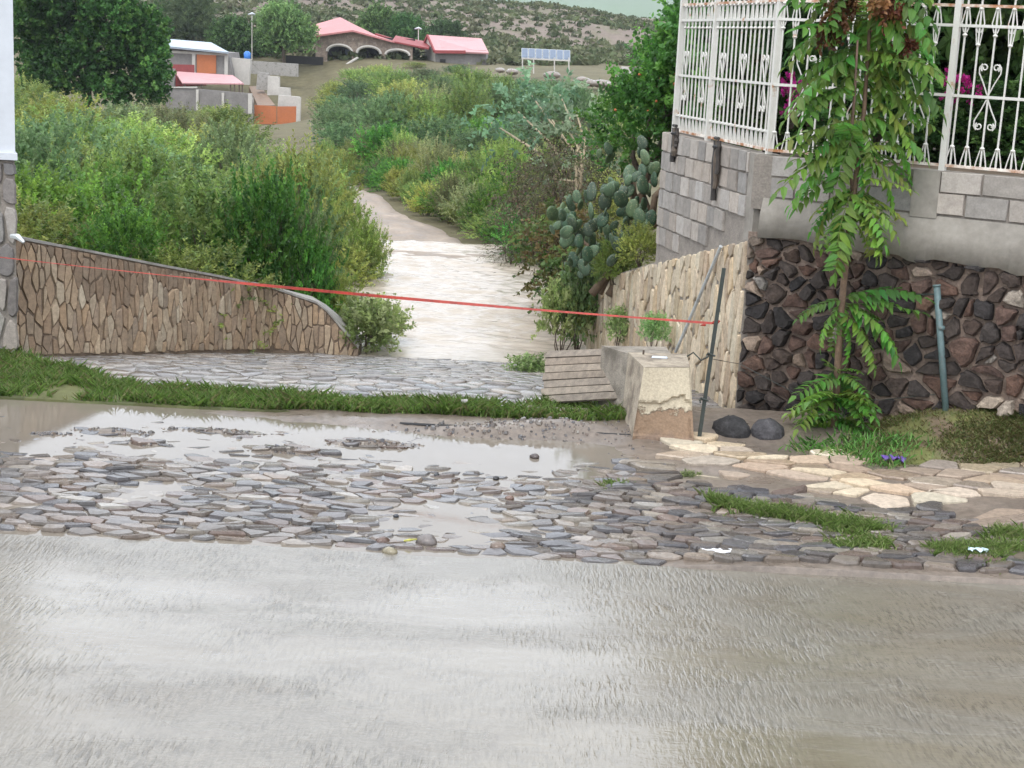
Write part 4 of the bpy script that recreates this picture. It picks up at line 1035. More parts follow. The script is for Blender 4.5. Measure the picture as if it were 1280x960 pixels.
for D, w, h in ((27.5,1.5,1.2),(30,1.7,1.4),(34,1.9,1.6),(40,2.2,1.8),(48,2.5,1.9),(58,2.8,2.0),(70,3.0,2.1),(84,3.2,2.0),(100,3.2,1.9),(116,3.2,1.7),(128,3.0,1.6),(138,2.8,1.5),(145,2.6,1.3)):
    zone(D, 470 if D < 45 else 415 if D < 90 else 372, 735 if D < 100 else 790, ['mesq','yell','olive','bright'] if D < 45 else ['grey','mesq','grey','bright'] if D < 75 else ['olive','grey','mesq'], w, h,
         lambda p: np.interp(p,[366,384,396,430,470,520,610,640,700,760],[165,150,100,82,79,81,84,98,104,112]) if D > 60 else np.interp(p,[400,470,560,700],[150,160,130,150] if D > 45 else [230,215,185,185]), 'slope_bush', LBR, 'bush', GR, .62, 4)
r_t = random.Random(41); d_ = 26.9
while d_ < 52:
    for row in range(2):
        kd = r_t.choice(['mesq','yell','olive','bright','mesq']); w_b = r_t.uniform(.8,1.3)*(1+.25*row); x = track_edge(d_, True)-.2+w_b*.42+row*r_t.uniform(.7,1.1); h_b = r_t.uniform(.55,1.0)*(1+.5*row)
        plant('track_side_bush', r_t.choice(protos[kd]), (x, d_+r_t.uniform(-.3,.3), hz(x, d_)-.05), w_b, h_b, r_t.uniform(0,6), KINDS[kd]+' bush edging the right side of the dirt track', 'bush', 'bushes edging the dirt track')
    d_ += r_t.uniform(.75,1.1)*d_/30
for D, w, h in ((45,2.4,1.7),(62,2.8,1.9),(80,3.0,1.9),(98,3.0,1.7)):
    zone(D, 760, 1060, ['olive','grey','mesq'], w, h, lambda p: 112, 'slope_bush', 'KIND bush on the BAND of the rise behind the flowering hedge', 'bush', 'bushes behind the flowering hedge', .75, 6)
zone(24.5, 425, 462, ['yell','mesq'], 1.1, .85, lambda p: 262, 'track_side_bush', 'small pale green bush at the left bend of the dirt track', 'bush', None, 2.0, 5)
for i, (px_, yt_, D, w_b, kd) in enumerate([(330,225,19.0,1.4,'bright'),(366,262,19.3,1.0,'grey'),(388,300,19.0,.7,'bright'),(360,215,21.5,1.6,'mesq'),(374,240,21.5,1.1,'grey'),(396,285,21.8,.7,'bright'),(375,212,25,1.7,'mesq'),(390,240,25,1.0,'grey'),(400,214,28.5,1.3,'yell'),(350,205,30,2.0,'mesq'),(385,202,32,1.6,'grey'),(408,214,34,1.0,'mesq'),(448,275,24.2,.8,'yell'),(465,292,24.6,.6,'mesq')]):
    q = P(px_, 300, D); z = hz(q[0], D)-.08; plant('bank_bush', protos[kd][i % 2], (q[0], D, min(z, -.55)), w_b, max(.4, P(px_, yt_, D)[2]-min(z, -.55)), i*1.9, KINDS[kd]+' bush on the left bank, '+['beside the wing wall end','second row above the wing wall end','lowest by the wing wall end','over the left water edge','just behind the wing wall end','hanging low over the left water edge','at the middle of the left water edge','leaning to the water at mid bank','where the water meets the track','in the row before the far thicket','under the far thicket by the track','at the left shoulder of the track','small one inside the track bend','smallest one at the water corner of the track'][i], 'bush', 'bushes on the left bank of the wash')
# weeds at the end of the left wall and along the right bank of the wash
PALEW = [(.25,.33,.12),(.20,.29,.10),(.28,.34,.15)]
weedp = [proto(150+i, .8, .7, 5, 210, 16, leaf=(.06,.018), twig=.2, pal=PALEW, up=.9) for i in range(2)]
rustp = [proto(155+i, .9, .8, 5, 190, 14, leaf=(.06,.02), twig=.22, pal=[(.15,.13,.05),(.16,.11,.05),(.11,.15,.045),(.13,.18,.05)], up=.2, droop=.5) for i in range(2)]
darkp = [proto(160+i, 1.2, 1.0, 6, 300, 14, leaf=(.05,.008), twig=.35, pal=[(.075,.06,.04),(.10,.075,.05),(.06,.065,.03),(.09,.10,.04)], up=-.1, droop=.5) for i in range(2)]
for i, (px_, py_, D, w, h, pr, lb_) in enumerate([
  (455,446,18.3,.75,.62,weedp[0],'pale weed sprouting at the low end of the left wing wall'),
  (478,432,19.0,.6,.5,weedp[1],'thin weed hanging over the flood water left side'),
  (424,412,19.2,.5,.6,protos['yell'][0],'bright bush rounding the low end of the left wing wall'),
  (662,480,16.5,.45,.30,weedp[0],'low weed on the ramp edge left of the planks'),
  (655,498,14.6,.5,.16,rustp[0],'flat rusty weed at the ramp edge beside the planks'),
  (700,440,18.6,.5,.75,weedp[1],'pale green weed climbing at the water edge before the cream wall'),
  (722,425,18.7,.5,.9,weedp[0],'tall pale weed against the far end of the cream wall'),
  (715,380,19.6,.9,.8,rustp[1],'rusty brown weed below the prickly pear'),
  (700,345,21.5,1.1,.9,rustp[0],'brown and green weed hanging over the right water edge'),
  (668,305,24.5,1.3,1.2,darkp[0],'dark dead brush overhanging the right bank of the wash'),
  (690,300,22.8,1.3,1.25,darkp[1],'dark dead brush heap left of the prickly pear'),
  (705,262,25.0,1.4,1.3,darkp[0],'dry brown brush behind the prickly pear'),
  (640,330,26.6,.9,.4,darkp[1],'low dark brush at the top of the flood water'),
  (772,425,17.2,.25,.35,weedp[0],'light green creeper low on the cream wall'),
  (815,432,15.3,.22,.3,weedp[1],'light green creeper on the cream wall near the steel post'),
  (880,555,12.7,.28,.22,rustp[1],'small weed at the foot of the thin steel post'),
  (860,600,11.2,.18,.09,weedp[0],'tiny weed in the puddle before the chipped post'),
  (800,326,17.0,.5,.36,protos['yell'][0],'soft light green shrub on top of the cream wall'),
  (768,350,17.9,.55,.5,protos['yell'][1],'soft green shrub trailing over the low end of the cream wall')]):
    q = P(px_, py_, D); plant('weed' if D < 20 and h < .8 else 'shrub', pr, q-[0,0,.04], w, h, i*1.3, lb_, 'weed' if h < .8 else 'shrub')

# ------------------------------------------------------------------ prickly pear
def pad_mesh(seed):
    r = random.Random(seed); V = []; Fc = []; ns, nr_ = 12, 3
    for side in (1, -1):
        for i in range(nr_):
            s = (1, .8, .4)[i]; t = (.006, .018, .026)[i]
            for k in range(ns):
                a = 2*math.pi*k/ns; x = math.sin(a)*.085*(1+.12*math.cos(a)); z = .12-math.cos(a)*.12; V.append((x*s, side*t, .12+(z-.12)*s))
    o = nr_*ns
    for b, fl in ((0, False), (o, True)):
        for i in range(nr_-1):
            for k in range(ns): f = (b+i*ns+k, b+i*ns+(k+1)%ns, b+(i+1)*ns+(k+1)%ns, b+(i+1)*ns+k); Fc.append(f[::-1] if fl else f)
        f = tuple(b+(nr_-1)*ns+k for k in range(ns)); Fc.append(f[::-1] if fl else f)
    for k in range(ns): Fc.append((k, o+k, o+(k+1)%ns, (k+1)%ns))
    g = (.05,.10,.055); kk = r.uniform(.55,1.35); c = (g[0]*kk*r.uniform(.85,1.3), g[1]*kk, g[2]*kk*r.uniform(.8,1.1))
    me = MB().add(V, Fc, c).mesh('pad', True); return me
M['pad'] = mat_attr('cactus_skin', .6, var=.4, scale=14, bmp=.3, bdist=.004)
def _areoles():
    nt = M['pad'].node_tree; b = nt.nodes['Principled BSDF']; src = b.inputs['Base Color'].links[0].from_socket
    v = N(nt, 'ShaderNodeTexVoronoi'); v.inputs['Scale'].default_value = 42; nt.links.new(coordn(nt, 'Object'), v.inputs['Vector'])
    nt.links.new(mixc(nt, 'MIX', ramp(nt, v.outputs['Distance'], [(.16, 1), (.26, 0)]).outputs[0], src, (.26,.25,.14)), b.inputs['Base Color'])
_areoles()
pads = [pad_mesh(i) for i in range(6)]
for m_ in pads: m_.materials.append(M['pad'])
def cactus(base, spots, label, seed, sc=1.0):
    r = random.Random(seed); e = empty('prickly_pear', base); tag(e, label, 'cactus', 'prickly pears by the block wall')
    b = Vector(tuple(base))
    stk = MB()
    for (px_, py_, D, s) in spots:
        q = Vector(tuple(P(px_, py_, D)))
        yaw = r.uniform(-1.3,1.3); tilt = r.uniform(-.9,.9); pit = r.uniform(-.5,.5)
        o = obj('pad', r.choice(pads), None, e); o.matrix_local = Matrix.Translation(q-b-Vector((0,0,.10*s))) @ Matrix.Rotation(yaw,4,'Z') @ Matrix.Rotation(tilt,4,'Y') @ Matrix.Rotation(pit,4,'X') @ Matrix.Scale(s,4)
    for i in range(5): stk.tube([(r.uniform(-.2,.2), r.uniform(-.1,.1), -.3), (r.uniform(-.3,.3), r.uniform(-.1,.2), .05), (r.uniform(-.4,.4), r.uniform(-.1,.2), .3)], [.05,.04,.02], 7, c=(.14,.095,.06))
    obj('stem', stk.mesh('stem', True), M['wood'], e)
sp = []
rr_ = random.Random(5)
for i in range(120):
    a = rr_.random(); px_ = 697+a*112+rr_.uniform(-6,6); top_ = np.interp(px_, [690,730,775,812],[262,240,222,205]); bot_ = np.interp(px_, [690,730,775,812],[292,345,330,318])
    py_ = top_+(bot_-top_)*rr_.random(); sp.append((px_, py_, rr_.uniform(17.3,18.6), rr_.uniform(.5,.92)))
cactus(P(757,335,18.0), sp, 'large sprawling prickly pear beside the end of the block wall', 3)
sp = [(808,178,18.2,.8),(812,195,18,.9),(800,190,18.4,.7),(815,210,17.8,.8),(747,190,19.5,.6),(765,186,19.5,.75),(757,195,19.6,.7),(818,225,17.8,.8),(805,214,18.3,.7)]
cactus(P(806,250,18.4), sp, 'upper prickly pear pads peeping out behind the block wall edge', 4)
sp = []
for i in range(26): sp.append((rr_.uniform(708,748), rr_.uniform(318,362), rr_.uniform(18.4,19), rr_.uniform(.35,.55)))
cactus(P(728,362,18.7), sp, 'small bright prickly pear hanging low over the wash', 6)

# wild tobacco: bare arching stems with bluish leaves
TEAL = [(.14,.22,.12),(.18,.27,.16),(.10,.165,.09),(.21,.29,.18)]
def tobacco(base, tips, label, seed):
    e = empty('wild_tobacco', base); tag(e, label, 'shrub', 'wild tobacco shrubs above the wash')
    b = np.array(base, float); lo = []
    for t in tips:
        q = P(*t[:3])-b; m_ = q*.55+np.array([.12*(1 if q[0] < 0 else -1),0,.14])
        MB().tube([(0,0,-.2), m_*.6, m_, q], [.03,.024,.02,.012], 6, c=(.30,.24,.15)).build('stem', M['wood'], e, True); lo.append((*q, t[3], t[3], t[3]*.8))
    me = mesh_np('foliage', *crown(seed, lo, 13*len(tips), 11, leaf=(.10,.028), twig=.24, pal=TEAL, up=.2, inner=.2, droop=.3)); obj('foliage', me, M['leaf'], e)
tobacco(P(725,262,24), [(648,140,26,.55),(665,120,26.5,.45),(690,150,25,.5),(612,152,27,.5),(700,118,26,.3),(640,170,26,.4)], 'tall wild tobacco with blue-green leaves and bare arching stems', 11)
tobacco(P(722,255,23), [(720,140,24,.45),(735,165,24,.45),(712,165,24,.35),(700,225,23.5,.4),(740,200,24,.35)], 'wild tobacco clump just left of the dark green hedge', 12)

# dark green pomegranate-like hedge left of the block wall, with orange flowers
HEDGE = [(.07,.15,.03),(.09,.19,.035),(.05,.11,.025),(.12,.22,.04)]
lb_ = [(-.15,.2,.45,.5,.6,.55),(.2,.0,.85,.42,.6,.5),(.45,.4,1.35,.38,.6,.5),(.1,.3,1.15,.32,.5,.35),(.75,.2,.8,.5,.6,.9),(.75,0,1.5,.42,.6,.55),(.55,.2,1.85,.3,.5,.35)]
e = empty('flowering_hedge', P(806,215,20)); tag(e, 'dark green hedge dotted with orange flowers left of the fence', 'hedge')
obj('foliage', mesh_np('foliage', *crown(31, lb_, 1300, 22, leaf=(.06,.02), twig=.3, pal=HEDGE, up=.5)), M['leaf'], e)
obj('stem', stems(32, lb_, .05), None, e)
fl = MB(); rr_ = random.Random(9)
for i in range(16):
    l = rr_.choice(lb_); n = unit(np.array([rr_.uniform(-1,.6), -1, rr_.uniform(-.3,.8)])); p_ = np.array(l[:3])+n*np.array(l[3:6])*1.05; fl.tube([p_, p_+n*.05], [.006,.017], 6, c=(.45,.14,.05))
obj('flowers', fl.mesh('flowers', True), M['block'], e)['kind'] = 'stuff'

# ------------------------------------------------------------------ garden behind the fence
GARD = [(.08,.155,.045),(.11,.205,.055),(.055,.11,.035),(.15,.25,.065)]
gp = [proto(170+i, 2.6, 3.2, 9, 900, 22, leaf=(.10,.035), twig=.32, pal=GARD, up=.35) for i in range(3)]
for i, (px_, D, w, h, lb_) in enumerate([
  (960,17.5,2.2,2.6,'dark leafy garden shrub behind the close-barred fence'),(1010,17.0,2.0,1.5,'garden shrub behind the crown of the young tree'),
  (1060,16.0,2.6,3.4,'tall dark garden tree directly behind the young tree'),(1130,16.5,2.6,3.8,'tall garden tree behind the scrolled fence'),
  (1215,16.4,2.4,3.4,'dense garden tree seen between the scrolled pickets'),(1285,16.0,2.6,3.6,'dense garden tree at the right edge of the picture'),
  (1180,15.6,1.3,.9,'low garden shrub along the foot of the scrolled fence'),(1250,15.0,1.2,.8,'low garden shrub right of the fence post'),(1100,15.2,1.4,1.0,'low garden shrub behind the fence and the young tree'),
  (1380,15.4,3.2,5.2,'large garden tree beyond the right edge'),(1350,18.0,4.0,6.6,'largest garden tree far behind the fence'),(1190,20,3.6,5.6,'big garden tree at the back of the garden'),(1040,21,2.6,3.0,'round garden tree at the back left of the garden'),(1500,15.0,3.0,5.0,'garden tree at the near end of the fence')]):
    q = P(px_, 200, D); plant('garden_tree' if h > 2 else 'garden_shrub', gp[i % 3], (q[0], q[1], 2.05), w, h, i*1.7, lb_, 'tree' if h > 2 else 'shrub', 'plants in the fenced garden')
BOUG = [(.42,.02,.16),(.5,.03,.2),(.35,.02,.12)]
bgp = dict(w=1.0, h=.8); lbx = lobes(190, 5, 1.0, .8); bgp['crown'] = mesh_np('flowers', *crown(190, lbx, 60, 16, leaf=(.06,.03), twig=.14, pal=BOUG, up=.3)); bgp['crown'].materials.append(M['leaf']); bgp['stem'] = stems(191, lbx, .015)
for px_, py_, D, w, h, lb_ in ((990,150,15.2,.35,.42,'magenta bougainvillea flowers behind the fence left of the young tree'),(1010,150,15.4,.3,.3,'small magenta flowers behind the left scroll of the fence'),(1105,60,15.0,.3,.2,'red flowers right of the young tree crown'),(1190,130,14.6,.35,.3,'red flowers low behind the fence post')):
    plant('bougainvillea', bgp, P(px_, py_, D), w, h, 1, lb_, 'flowers', 'flowers in the garden', 'flowers')

# ------------------------------------------------------------------ young tree with feathered leaves
LEAFC = [(.16,.30,.055),(.13,.26,.045),(.21,.35,.07),(.10,.215,.04)]
def frond(seed, L=.5, n=11, ll=.12, lw=.021, droop=.35, c=None):
    r = random.Random(seed); mb = MB(); c = c or r.choice(LEAFC); pts = []
    for i in range(n+1):
        t = i/n; pts.append(Vector((L*t*(1-.15*droop*t), 0, L*(.18*t-droop*t*t))))
    mb.tube(pts, [.0045*(1-.7*i/n) for i in range(n+1)], 4, c=(c[0]*.9+.02, c[1]*.75, c[2]))
    for i in range(1, n+1):
        d = (pts[i]-pts[i-1]).normalized()
        for s in ((-1, 1) if i < n else (0,)):
            k = math.sin(math.pi*min(.95, .22+.7*i/n))*.5+.5; l = ll*k*r.uniform(.85,1.12); dr = (d*r.uniform(.25,.7)+Vector((0, s, -.3*r.uniform(.0,1.9)))).normalized() if s else d
            w = dr.cross(Vector((0,0,1))).normalized()*lw*r.uniform(.85,1.2); b = pts[i]; up = Vector((0,0,.006)); sag = Vector((0,0,-.012))
            cc_ = tuple(x*r.uniform(.8,1.2) for x in c)
            mb.add([b, b+dr*l*.3+w+up, b+dr*l*.7+w*.75+sag*.6+up, b+dr*l+sag*1.6, b+dr*l*.7-w*.75+sag*.6+up, b+dr*l*.3-w+up, b+dr*l*.5+sag*.3], [(0,1,6),(1,2,6),(2,3,6),(3,4,6),(4,5,6),(5,0,6)], cc_)
    me = mb.mesh('frond'); me.materials.append(M['leaf']); return me
FR = [frond(200+i, .5, R.choice([9,10,11,12]), droop=R.uniform(.15,.6)) for i in range(9)]
FRY = [frond(230+i, .38, 8, ll=.09, lw=.02, droop=.3, c=(.20,.27,.035)) for i in range(2)]
TD = 12.45
yt = empty('young_tree', P(1042,530,TD)); tag(yt, 'slender young tree with feathered fern-like leaves in front of the dark wall', 'tree')
yb = Vector(tuple(P(1042,530,TD)))
def yp(px_, py_, D=TD): return Vector(tuple(P(px_, py_, D)))-yb
tr = [(1042,545),(1046,480),(1049,430),(1054,360),(1060,300),(1066,250),(1073,200),(1080,140),(1084,80),(1088,20),(1092,-50)]
mbt = MB().tube([yp(*q) for q in tr], [.034,.03,.029,.027,.026,.024,.021,.018,.015,.012,.008], 8, c=(.15,.095,.06))
mbt.tube([yp(1066,250), yp(1062,190,12.4), yp(1068,120,12.35), yp(1072,50,12.3)], [.014,.014,.012,.008], 7, c=(.13,.08,.055))
for i in range(len(tr)-1): pass
obj('trunk', mbt.mesh('trunk', True), M['wood'], yt)
def add_frond(me, a, b, roll=0, s=None):
    d = b-a; L = d.length; x = d.normalized(); y = Vector((0,0,1)).cross(x); y = y.normalized() if y.length > .05 else Vector((0,1,0)); z = x.cross(y)
    m_ = Matrix(((x.x,y.x,z.x,a.x),(x.y,y.y,z.y,a.y),(x.z,y.z,z.z,a.z),(0,0,0,1))); k = L/.48
    o = obj('frond', me, None, yt); o.matrix_local = m_ @ Matrix.Rotation(roll,4,'X') @ Matrix.Diagonal((k,max(.75,min(1.1,k)),k,1))
rf = random.Random(77)
def spray(cx, cy, n, rad, ylift=0, spread=(0, 360), jit=8, lib=None, dz=.12):
    """fronds radiating from a point of the trunk, in depth as well"""
    for i in range(n):
        a = spread[0]+(spread[1]-spread[0])*(i+rf.uniform(.2,.8))/n
        a = math.radians(a if 0 else (90+(a-90)*1.0)); a = math.atan2(math.sin(a)*.42, math.cos(a)); r_ = rad*rf.uniform(.75,1.15)
        dd = rf.uniform(-.4,.3); s_ = yp(cx+rf.uniform(-3,3), cy+rf.uniform(-jit,jit), TD)
        e_ = yp(cx+math.cos(a)*r_, cy-math.sin(a)*r_*.8+ylift, TD+dd); add_frond(rf.choice(lib or FR), s_, e_, rf.uniform(-.5,.5))
# crown at the top, reaching out of the picture
spray(1086, 20, 12, 100, 22); spray(1084, 60, 11, 104, 16); spray(1080, 100, 8, 98, 22); spray(1076, 150, 8, 84, 22, (150, 400)); spray(1072, 190, 10, 90, 18); spray(1088, -30, 12, 100, 15)
for a, b in (((1075,60),(985,150)),((1080,50),(1040,160)),((1085,55),(1125,150)),((1090,50),(1160,105)),((1070,30),(985,45)),((1090,15),(1165,60)),((1078,110),(1000,110)),((1080,150),(1000,175)),((1085,120),(1160,170)),((1070,215),(990,230)),((1070,220),(1140,240))):
    add_frond(rf.choice(FR), yp(*a), yp(b[0], b[1], TD-rf.uniform(.05,.25)), rf.uniform(-.3,.3))
spray(1066, 240, 11, 66, 25, (150, 400)); spray(1062, 262, 8, 52, 26, (180, 390))
# side shoot on the right half way down, then the leafy foot
for a, b in (((1056,372),(1150,346)),((1056,380),(1150,392)),((1056,385),(1142,424)),((1054,390),(1112,445)),((1052,392),(1078,448)),((1054,375),(995,384)),((1050,385),(1010,420)),((1056,372),(1118,365)),((1052,380),(1035,440)),((1056,382),(1128,410)),((1056,378),(1100,400))):
    add_frond(rf.choice(FR), yp(*a), yp(b[0], b[1], TD-rf.uniform(0,.25)), rf.uniform(-.4,.4))
spray(1046, 470, 8, 48, 12); spray(1044, 505, 16, 56, 6, (-20, 200)); spray(1042, 530, 18, 56, 10, (-25, 205)); spray(1030, 548, 10, 40, 6, (-15, 190))
spray(1052, 500, 5, 42, 6, (-30, 120), lib=FRY)
# brown withered seed clusters
SEED = [(.20,.085,.04),(.25,.11,.05),(.15,.06,.03)]
for (px_, py_, s) in ((1045,18,.13),(1058,2,.12),(1104,4,.12),(1122,8,.11),(1132,55,.06),(1034,36,.07)):
    q = yp(px_, py_, TD-.15); me = mesh_np('seed_cluster', *crown(int(px_), [(0,0,0,s*.5,s*.45,s*.55)], 26, 10, leaf=(.045,.014), twig=.07, pal=SEED, up=-.8, droop=.6, inner=.2)); o = obj('seed_cluster', me, M['leaf'], yt); o.location = q

# ------------------------------------------------------------------ grass
def grass(name, pts, h, c, label, cat='grass', w=.006, lean=.85, seed=0):
    r = np.random.default_rng(seed); n = len(pts); p = np.asarray(pts); hh = h*(.35+1.0*r.random(n)**1.4)*(.55+.9*fbm(p[:,0]*2.3, p[:,1]*2.3, 3)); a = r.random(n)*6.283; ln = hh*lean*(.3+1.4*r.random(n))
    dx = np.stack([np.cos(a), np.sin(a), np.zeros(n)], 1); sd = np.stack([-np.sin(a), np.cos(a), np.zeros(n)], 1)*w
    up = np.zeros((n,3)); up[:,2] = hh
    q = np.stack([p-sd, p+sd, p+up*.55+dx*(ln*.3)[:,None]+sd*.8, p+up+dx*ln[:,None], p+up*.55+dx*(ln*.3)[:,None]-sd*.8], 1).reshape(-1,3)
    f = np.arange(n*5).reshape(-1,5); cs = np.array(c)[r.integers(0, len(c), n)]*(.75+.5*r.random(n))[:,None]
    return tag(obj(name, mesh_np(name, q, f, np.repeat(cs,5,axis=0)), M['leaf']), label, cat, None, 'stuff')
GREEN = [(.19,.36,.075),(.15,.31,.06),(.24,.40,.10),(.21,.33,.10),(.30,.31,.13),(.13,.27,.06)]
r = np.random.default_rng(3)
def strip_pts(n):
    x = r.uniform(-5.6, 1.0, n); y0 = 12.5; y1 = np.interp(x, [-5.6,-4.7,-4.2,-3.4,-2,0,.4,1.0], [14.6,14.5,14.1,13.35,13.1,13.15,13.55,13.6])
    y1 = y1+.12*(noise2(x*5, x*0)-.5); y = y0+(y1-y0)*r.random(n)+.05*noise2(x*6, x*0+9); 
    z = np.where(y < 12.75, bed(x, np.minimum(y, 12.6)), -.02)+.0
    k = (fbm(x*3, y*3, 2)+.25*(r.random(n)-.5) > .42); return np.stack([x,y,np.maximum(z,-.03)],1)[k]
grass('grass_strip', strip_pts(42000), .085, GREEN, 'lush green grass strip along the kerb before the ramp', seed=1)
kb_ = MB(); 
for i in range(40):
    x0 = -6+i*.175; x1 = x0+.175; kb_.add([(x0,12.47,-.05),(x1,12.47,-.05),(x1,12.49,.03),(x0,12.49,.03),(x0,13.2,.0),(x1,13.2,.0)], [(0,1,2,3),(3,2,5,4)], vary((.085,.09,.04), .3))
tag(kb_.build('grass_verge', M['ground']), kind='structure')
def ribbon(path, n, wd, seed, zf):
    r2 = np.random.default_rng(seed); pp = np.array([G(a, b, .04) for a, b in path]); t = r2.random(n)*(len(pp)-1); k = t.astype(int); f = (t-k)[:,None]
    q = pp[k]*(1-f)+pp[np.minimum(k+1, len(pp)-1)]*f; q[:,1] += r2.normal(size=n)*wd; q[:,0] += r2.normal(size=n)*wd; q[:,2] = zf(q[:,0], q[:,1])
    return q[fbm(q[:,0]*4, q[:,1]*4, 2) > .38]
LAWN = [(.16,.25,.06),(.20,.28,.08),(.13,.21,.05),(.22,.26,.10)]
grass('grass_ribbon', np.concatenate([ribbon([(868,628),(920,640),(980,648),(1060,662)], 5000, .05, 4, bed), ribbon([(1060,662),(1130,680),(1200,694),(1300,696)], 9000, .09, 5, bed), ribbon([(1040,684),(1095,686)], 500, .05, 6, bed), ribbon([(1240,676),(1300,672)], 900, .06, 7, bed), ribbon([(755,604),(785,606)], 300, .03, 8, bed)]), .055, LAWN, 'sparse grass ribbon between the cobbles and the flagstones', seed=2, w=.005)
n = 44000; ii = r.random(n)*nu; jj = r.random(n)**.9*nv; i0 = ii.astype(int); j0 = jj.astype(int); fi = (ii-i0)[:,None]; fj = (jj-j0)[:,None]
bp_ = BANKV[i0,j0]*(1-fi)*(1-fj)+BANKV[i0+1,j0]*fi*(1-fj)+BANKV[i0,j0+1]*(1-fi)*fj+BANKV[i0+1,j0+1]*fi*fj
bp_ = bp_[sstep(.22,.58,fbm(bp_[:,0]*3.2, bp_[:,1]*3.2, 3))*.75+.10 > r.random(len(bp_))]
grass('bank_grass', bp_, .024, [(.24,.27,.09),(.30,.28,.12),(.19,.25,.07),(.31,.25,.12),(.21,.16,.08)], 'short dry grass on the bank below the dark stone wall', seed=6, w=.005, lean=1.2)
bl = BANKV[12:24, :8].reshape(-1,3); bl = np.repeat(bl, 12, axis=0)+r.normal(size=(len(bl)*12,3))*[.07,.07,0]
grass('foot_grass', bl, .06, GREEN, 'green grass round the foot of the young tree', seed=7)

# ------------------------------------------------------------------ far buildings
M['pinkroof'] = mat_simple('pink_sheet_roof', (.44,.17,.165), .55, .1, 1.5, .1, .02)
M['palepink'] = mat_simple('faded_pink_roof', (.46,.24,.24), .5, .1, 1.5, .1, .02)
M['bluetin'] = mat_simple('pale_blue_sheet_roof', (.36,.42,.48), .6, .1, 1.0, .1, .02)
M['greyblock'] = mat_simple('far_grey_block', (.19,.175,.165), .9, .2, 1.2, .2, .02)
M['fardark'] = mat_simple('dark_interior', (.03,.028,.027), .9, .2, 1, 0)
M['rubble'] = mat_simple('far_rubble_stone', (.22,.17,.135), .9, .45, 2.2, .4, .05, dirt=(.36,.31,.26), dscale=2.8, dthr=(.55,.68))
M['orange'] = mat_simple('orange_paint', (.42,.13,.045), .6, .12, 1.5, .1, .01)
M['redpaint'] = mat_simple('red_paint', (.24,.04,.04), .6, .15, 1.5, 0)
M['palewall'] = mat_simple('pale_wall', (.46,.43,.39), .85, .12, 1.2, .1, .01)
M['glass'] = mat_simple('solar_glass', (.11,.14,.19), .3, .1, 3, 0)
def frame_at(px_, py_, D):
    o = P(px_, py_, D); return o, D/F*1.02
def poly_solid(mb, pts, back, c=(1,1,1)):
    """front polygon pushed back to make a solid"""
    n = len(pts); pts = [np.array(q, float) for q in pts]; b = [q+np.array(back) for q in pts]
    return mb.add(pts+b, [tuple(range(n)), tuple(range(2*n-1, n-1, -1))]+[(i, i+n, (i+1)%n+n, (i+1)%n) for i in range(n)], c)
def arch_wall(mb, x0, x1, z0, topf, arches, y, th):
    xs_ = sorted(set([x0, x1]+[v for a in arches for v in np.linspace(a[0], a[1], 13)]+[a[0]-.001 for a in arches]+[a[1]+.001 for a in arches]+list(np.linspace(x0, x1, 12))))
    def botf(x):
        for a0, a1, spr, rise in arches:
            if a0 <= x <= a1: t = (x-(a0+a1)/2)/((a1-a0)/2); return spr+rise*math.sqrt(max(0, 1-t*t))
        return z0
    for a, b in zip(xs_[:-1], xs_[1:]):
        ba, bb = botf(a), botf(b)
        q = [(a,y,ba),(b,y,bb),(b,y,topf(b)),(a,y,topf(a)),(a,y+th,ba),(b,y+th,bb),(b,y+th,topf(b)),(a,y+th,topf(a))]
        mb.add(q, [(0,1,2,3),(5,4,7,6),(4,5,1,0),(3,2,6,7)])
    for x, s in ((x0, 1), (x1, -1)): mb.add([(x,y,z0),(x,y+th,z0),(x,y+th,topf(x)),(x,y,topf(x))], [(0,1,2,3)])
    return mb

# stone house with three arches and a pink roof
D = 150.; o0 = P(460, 76, D); e = empty('arched_house', o0); tag(e, 'stone house with three dark arches and a pink roof on the far slope', 'house')
w = lambda px_, py_, dd=0: P(px_, py_, D+dd)-o0
topf = fit([w(398,0)[0], w(442,0)[0], w(518,0)[0]], [w(398,45)[2], w(442,39)[2], w(518,58)[2]])
ar = []
for a0, a1, ya, ys, yb2 in ((409,440,56,64,80),(446,476,58,66,82),(482,512,62,68,82)):
    spr = w(a0, ys)[2]; ar.append((w(a0,ys)[0], w(a1,ys)[0], spr, w((a0+a1)/2, ya)[2]-spr))
arch_wall(MB(), w(396,0)[0], w(518,0)[0], w(460,88)[2], topf, ar, 0, .45).build('arcade_wall', M['rubble'], e)
for a in ar:      # pale stone rims
    mb = MB(); pr_ = None
    pts = [((a[0]+a[1])/2+math.cos(t)*(a[1]-a[0])/2, -.06, a[2]+a[3]*math.sin(t)) for t in np.linspace(0, math.pi, 13)]; mb.tube(pts, .13, 5); mb.build('arch_rim', M['palewall'], e)
MB().box(w(396,0)[0], w(518,0)[0], 2.6, 3.0, w(460,88)[2], w(460,60)[2]+1).build('back_wall', M['fardark'], e)
MB().box(w(429,0)[0], w(437,0)[0], 2.5, 2.58, w(430,72)[2], w(430,62)[2]).build('window', M['glass'], e)
for px_ in (421, 428, 460, 497): MB().box(w(px_,0)[0]-.08, w(px_,0)[0]+.08, 1.2, 1.36, w(460,88)[2], w(460,62)[2]).build('porch_post', M['fardark'], e)
rf_ = [w(394,44,-.6), w(441,37.5,-.6), w(493,51.5,-.6), w(470,44,5), w(425,21.5,7), w(395,30,6)]
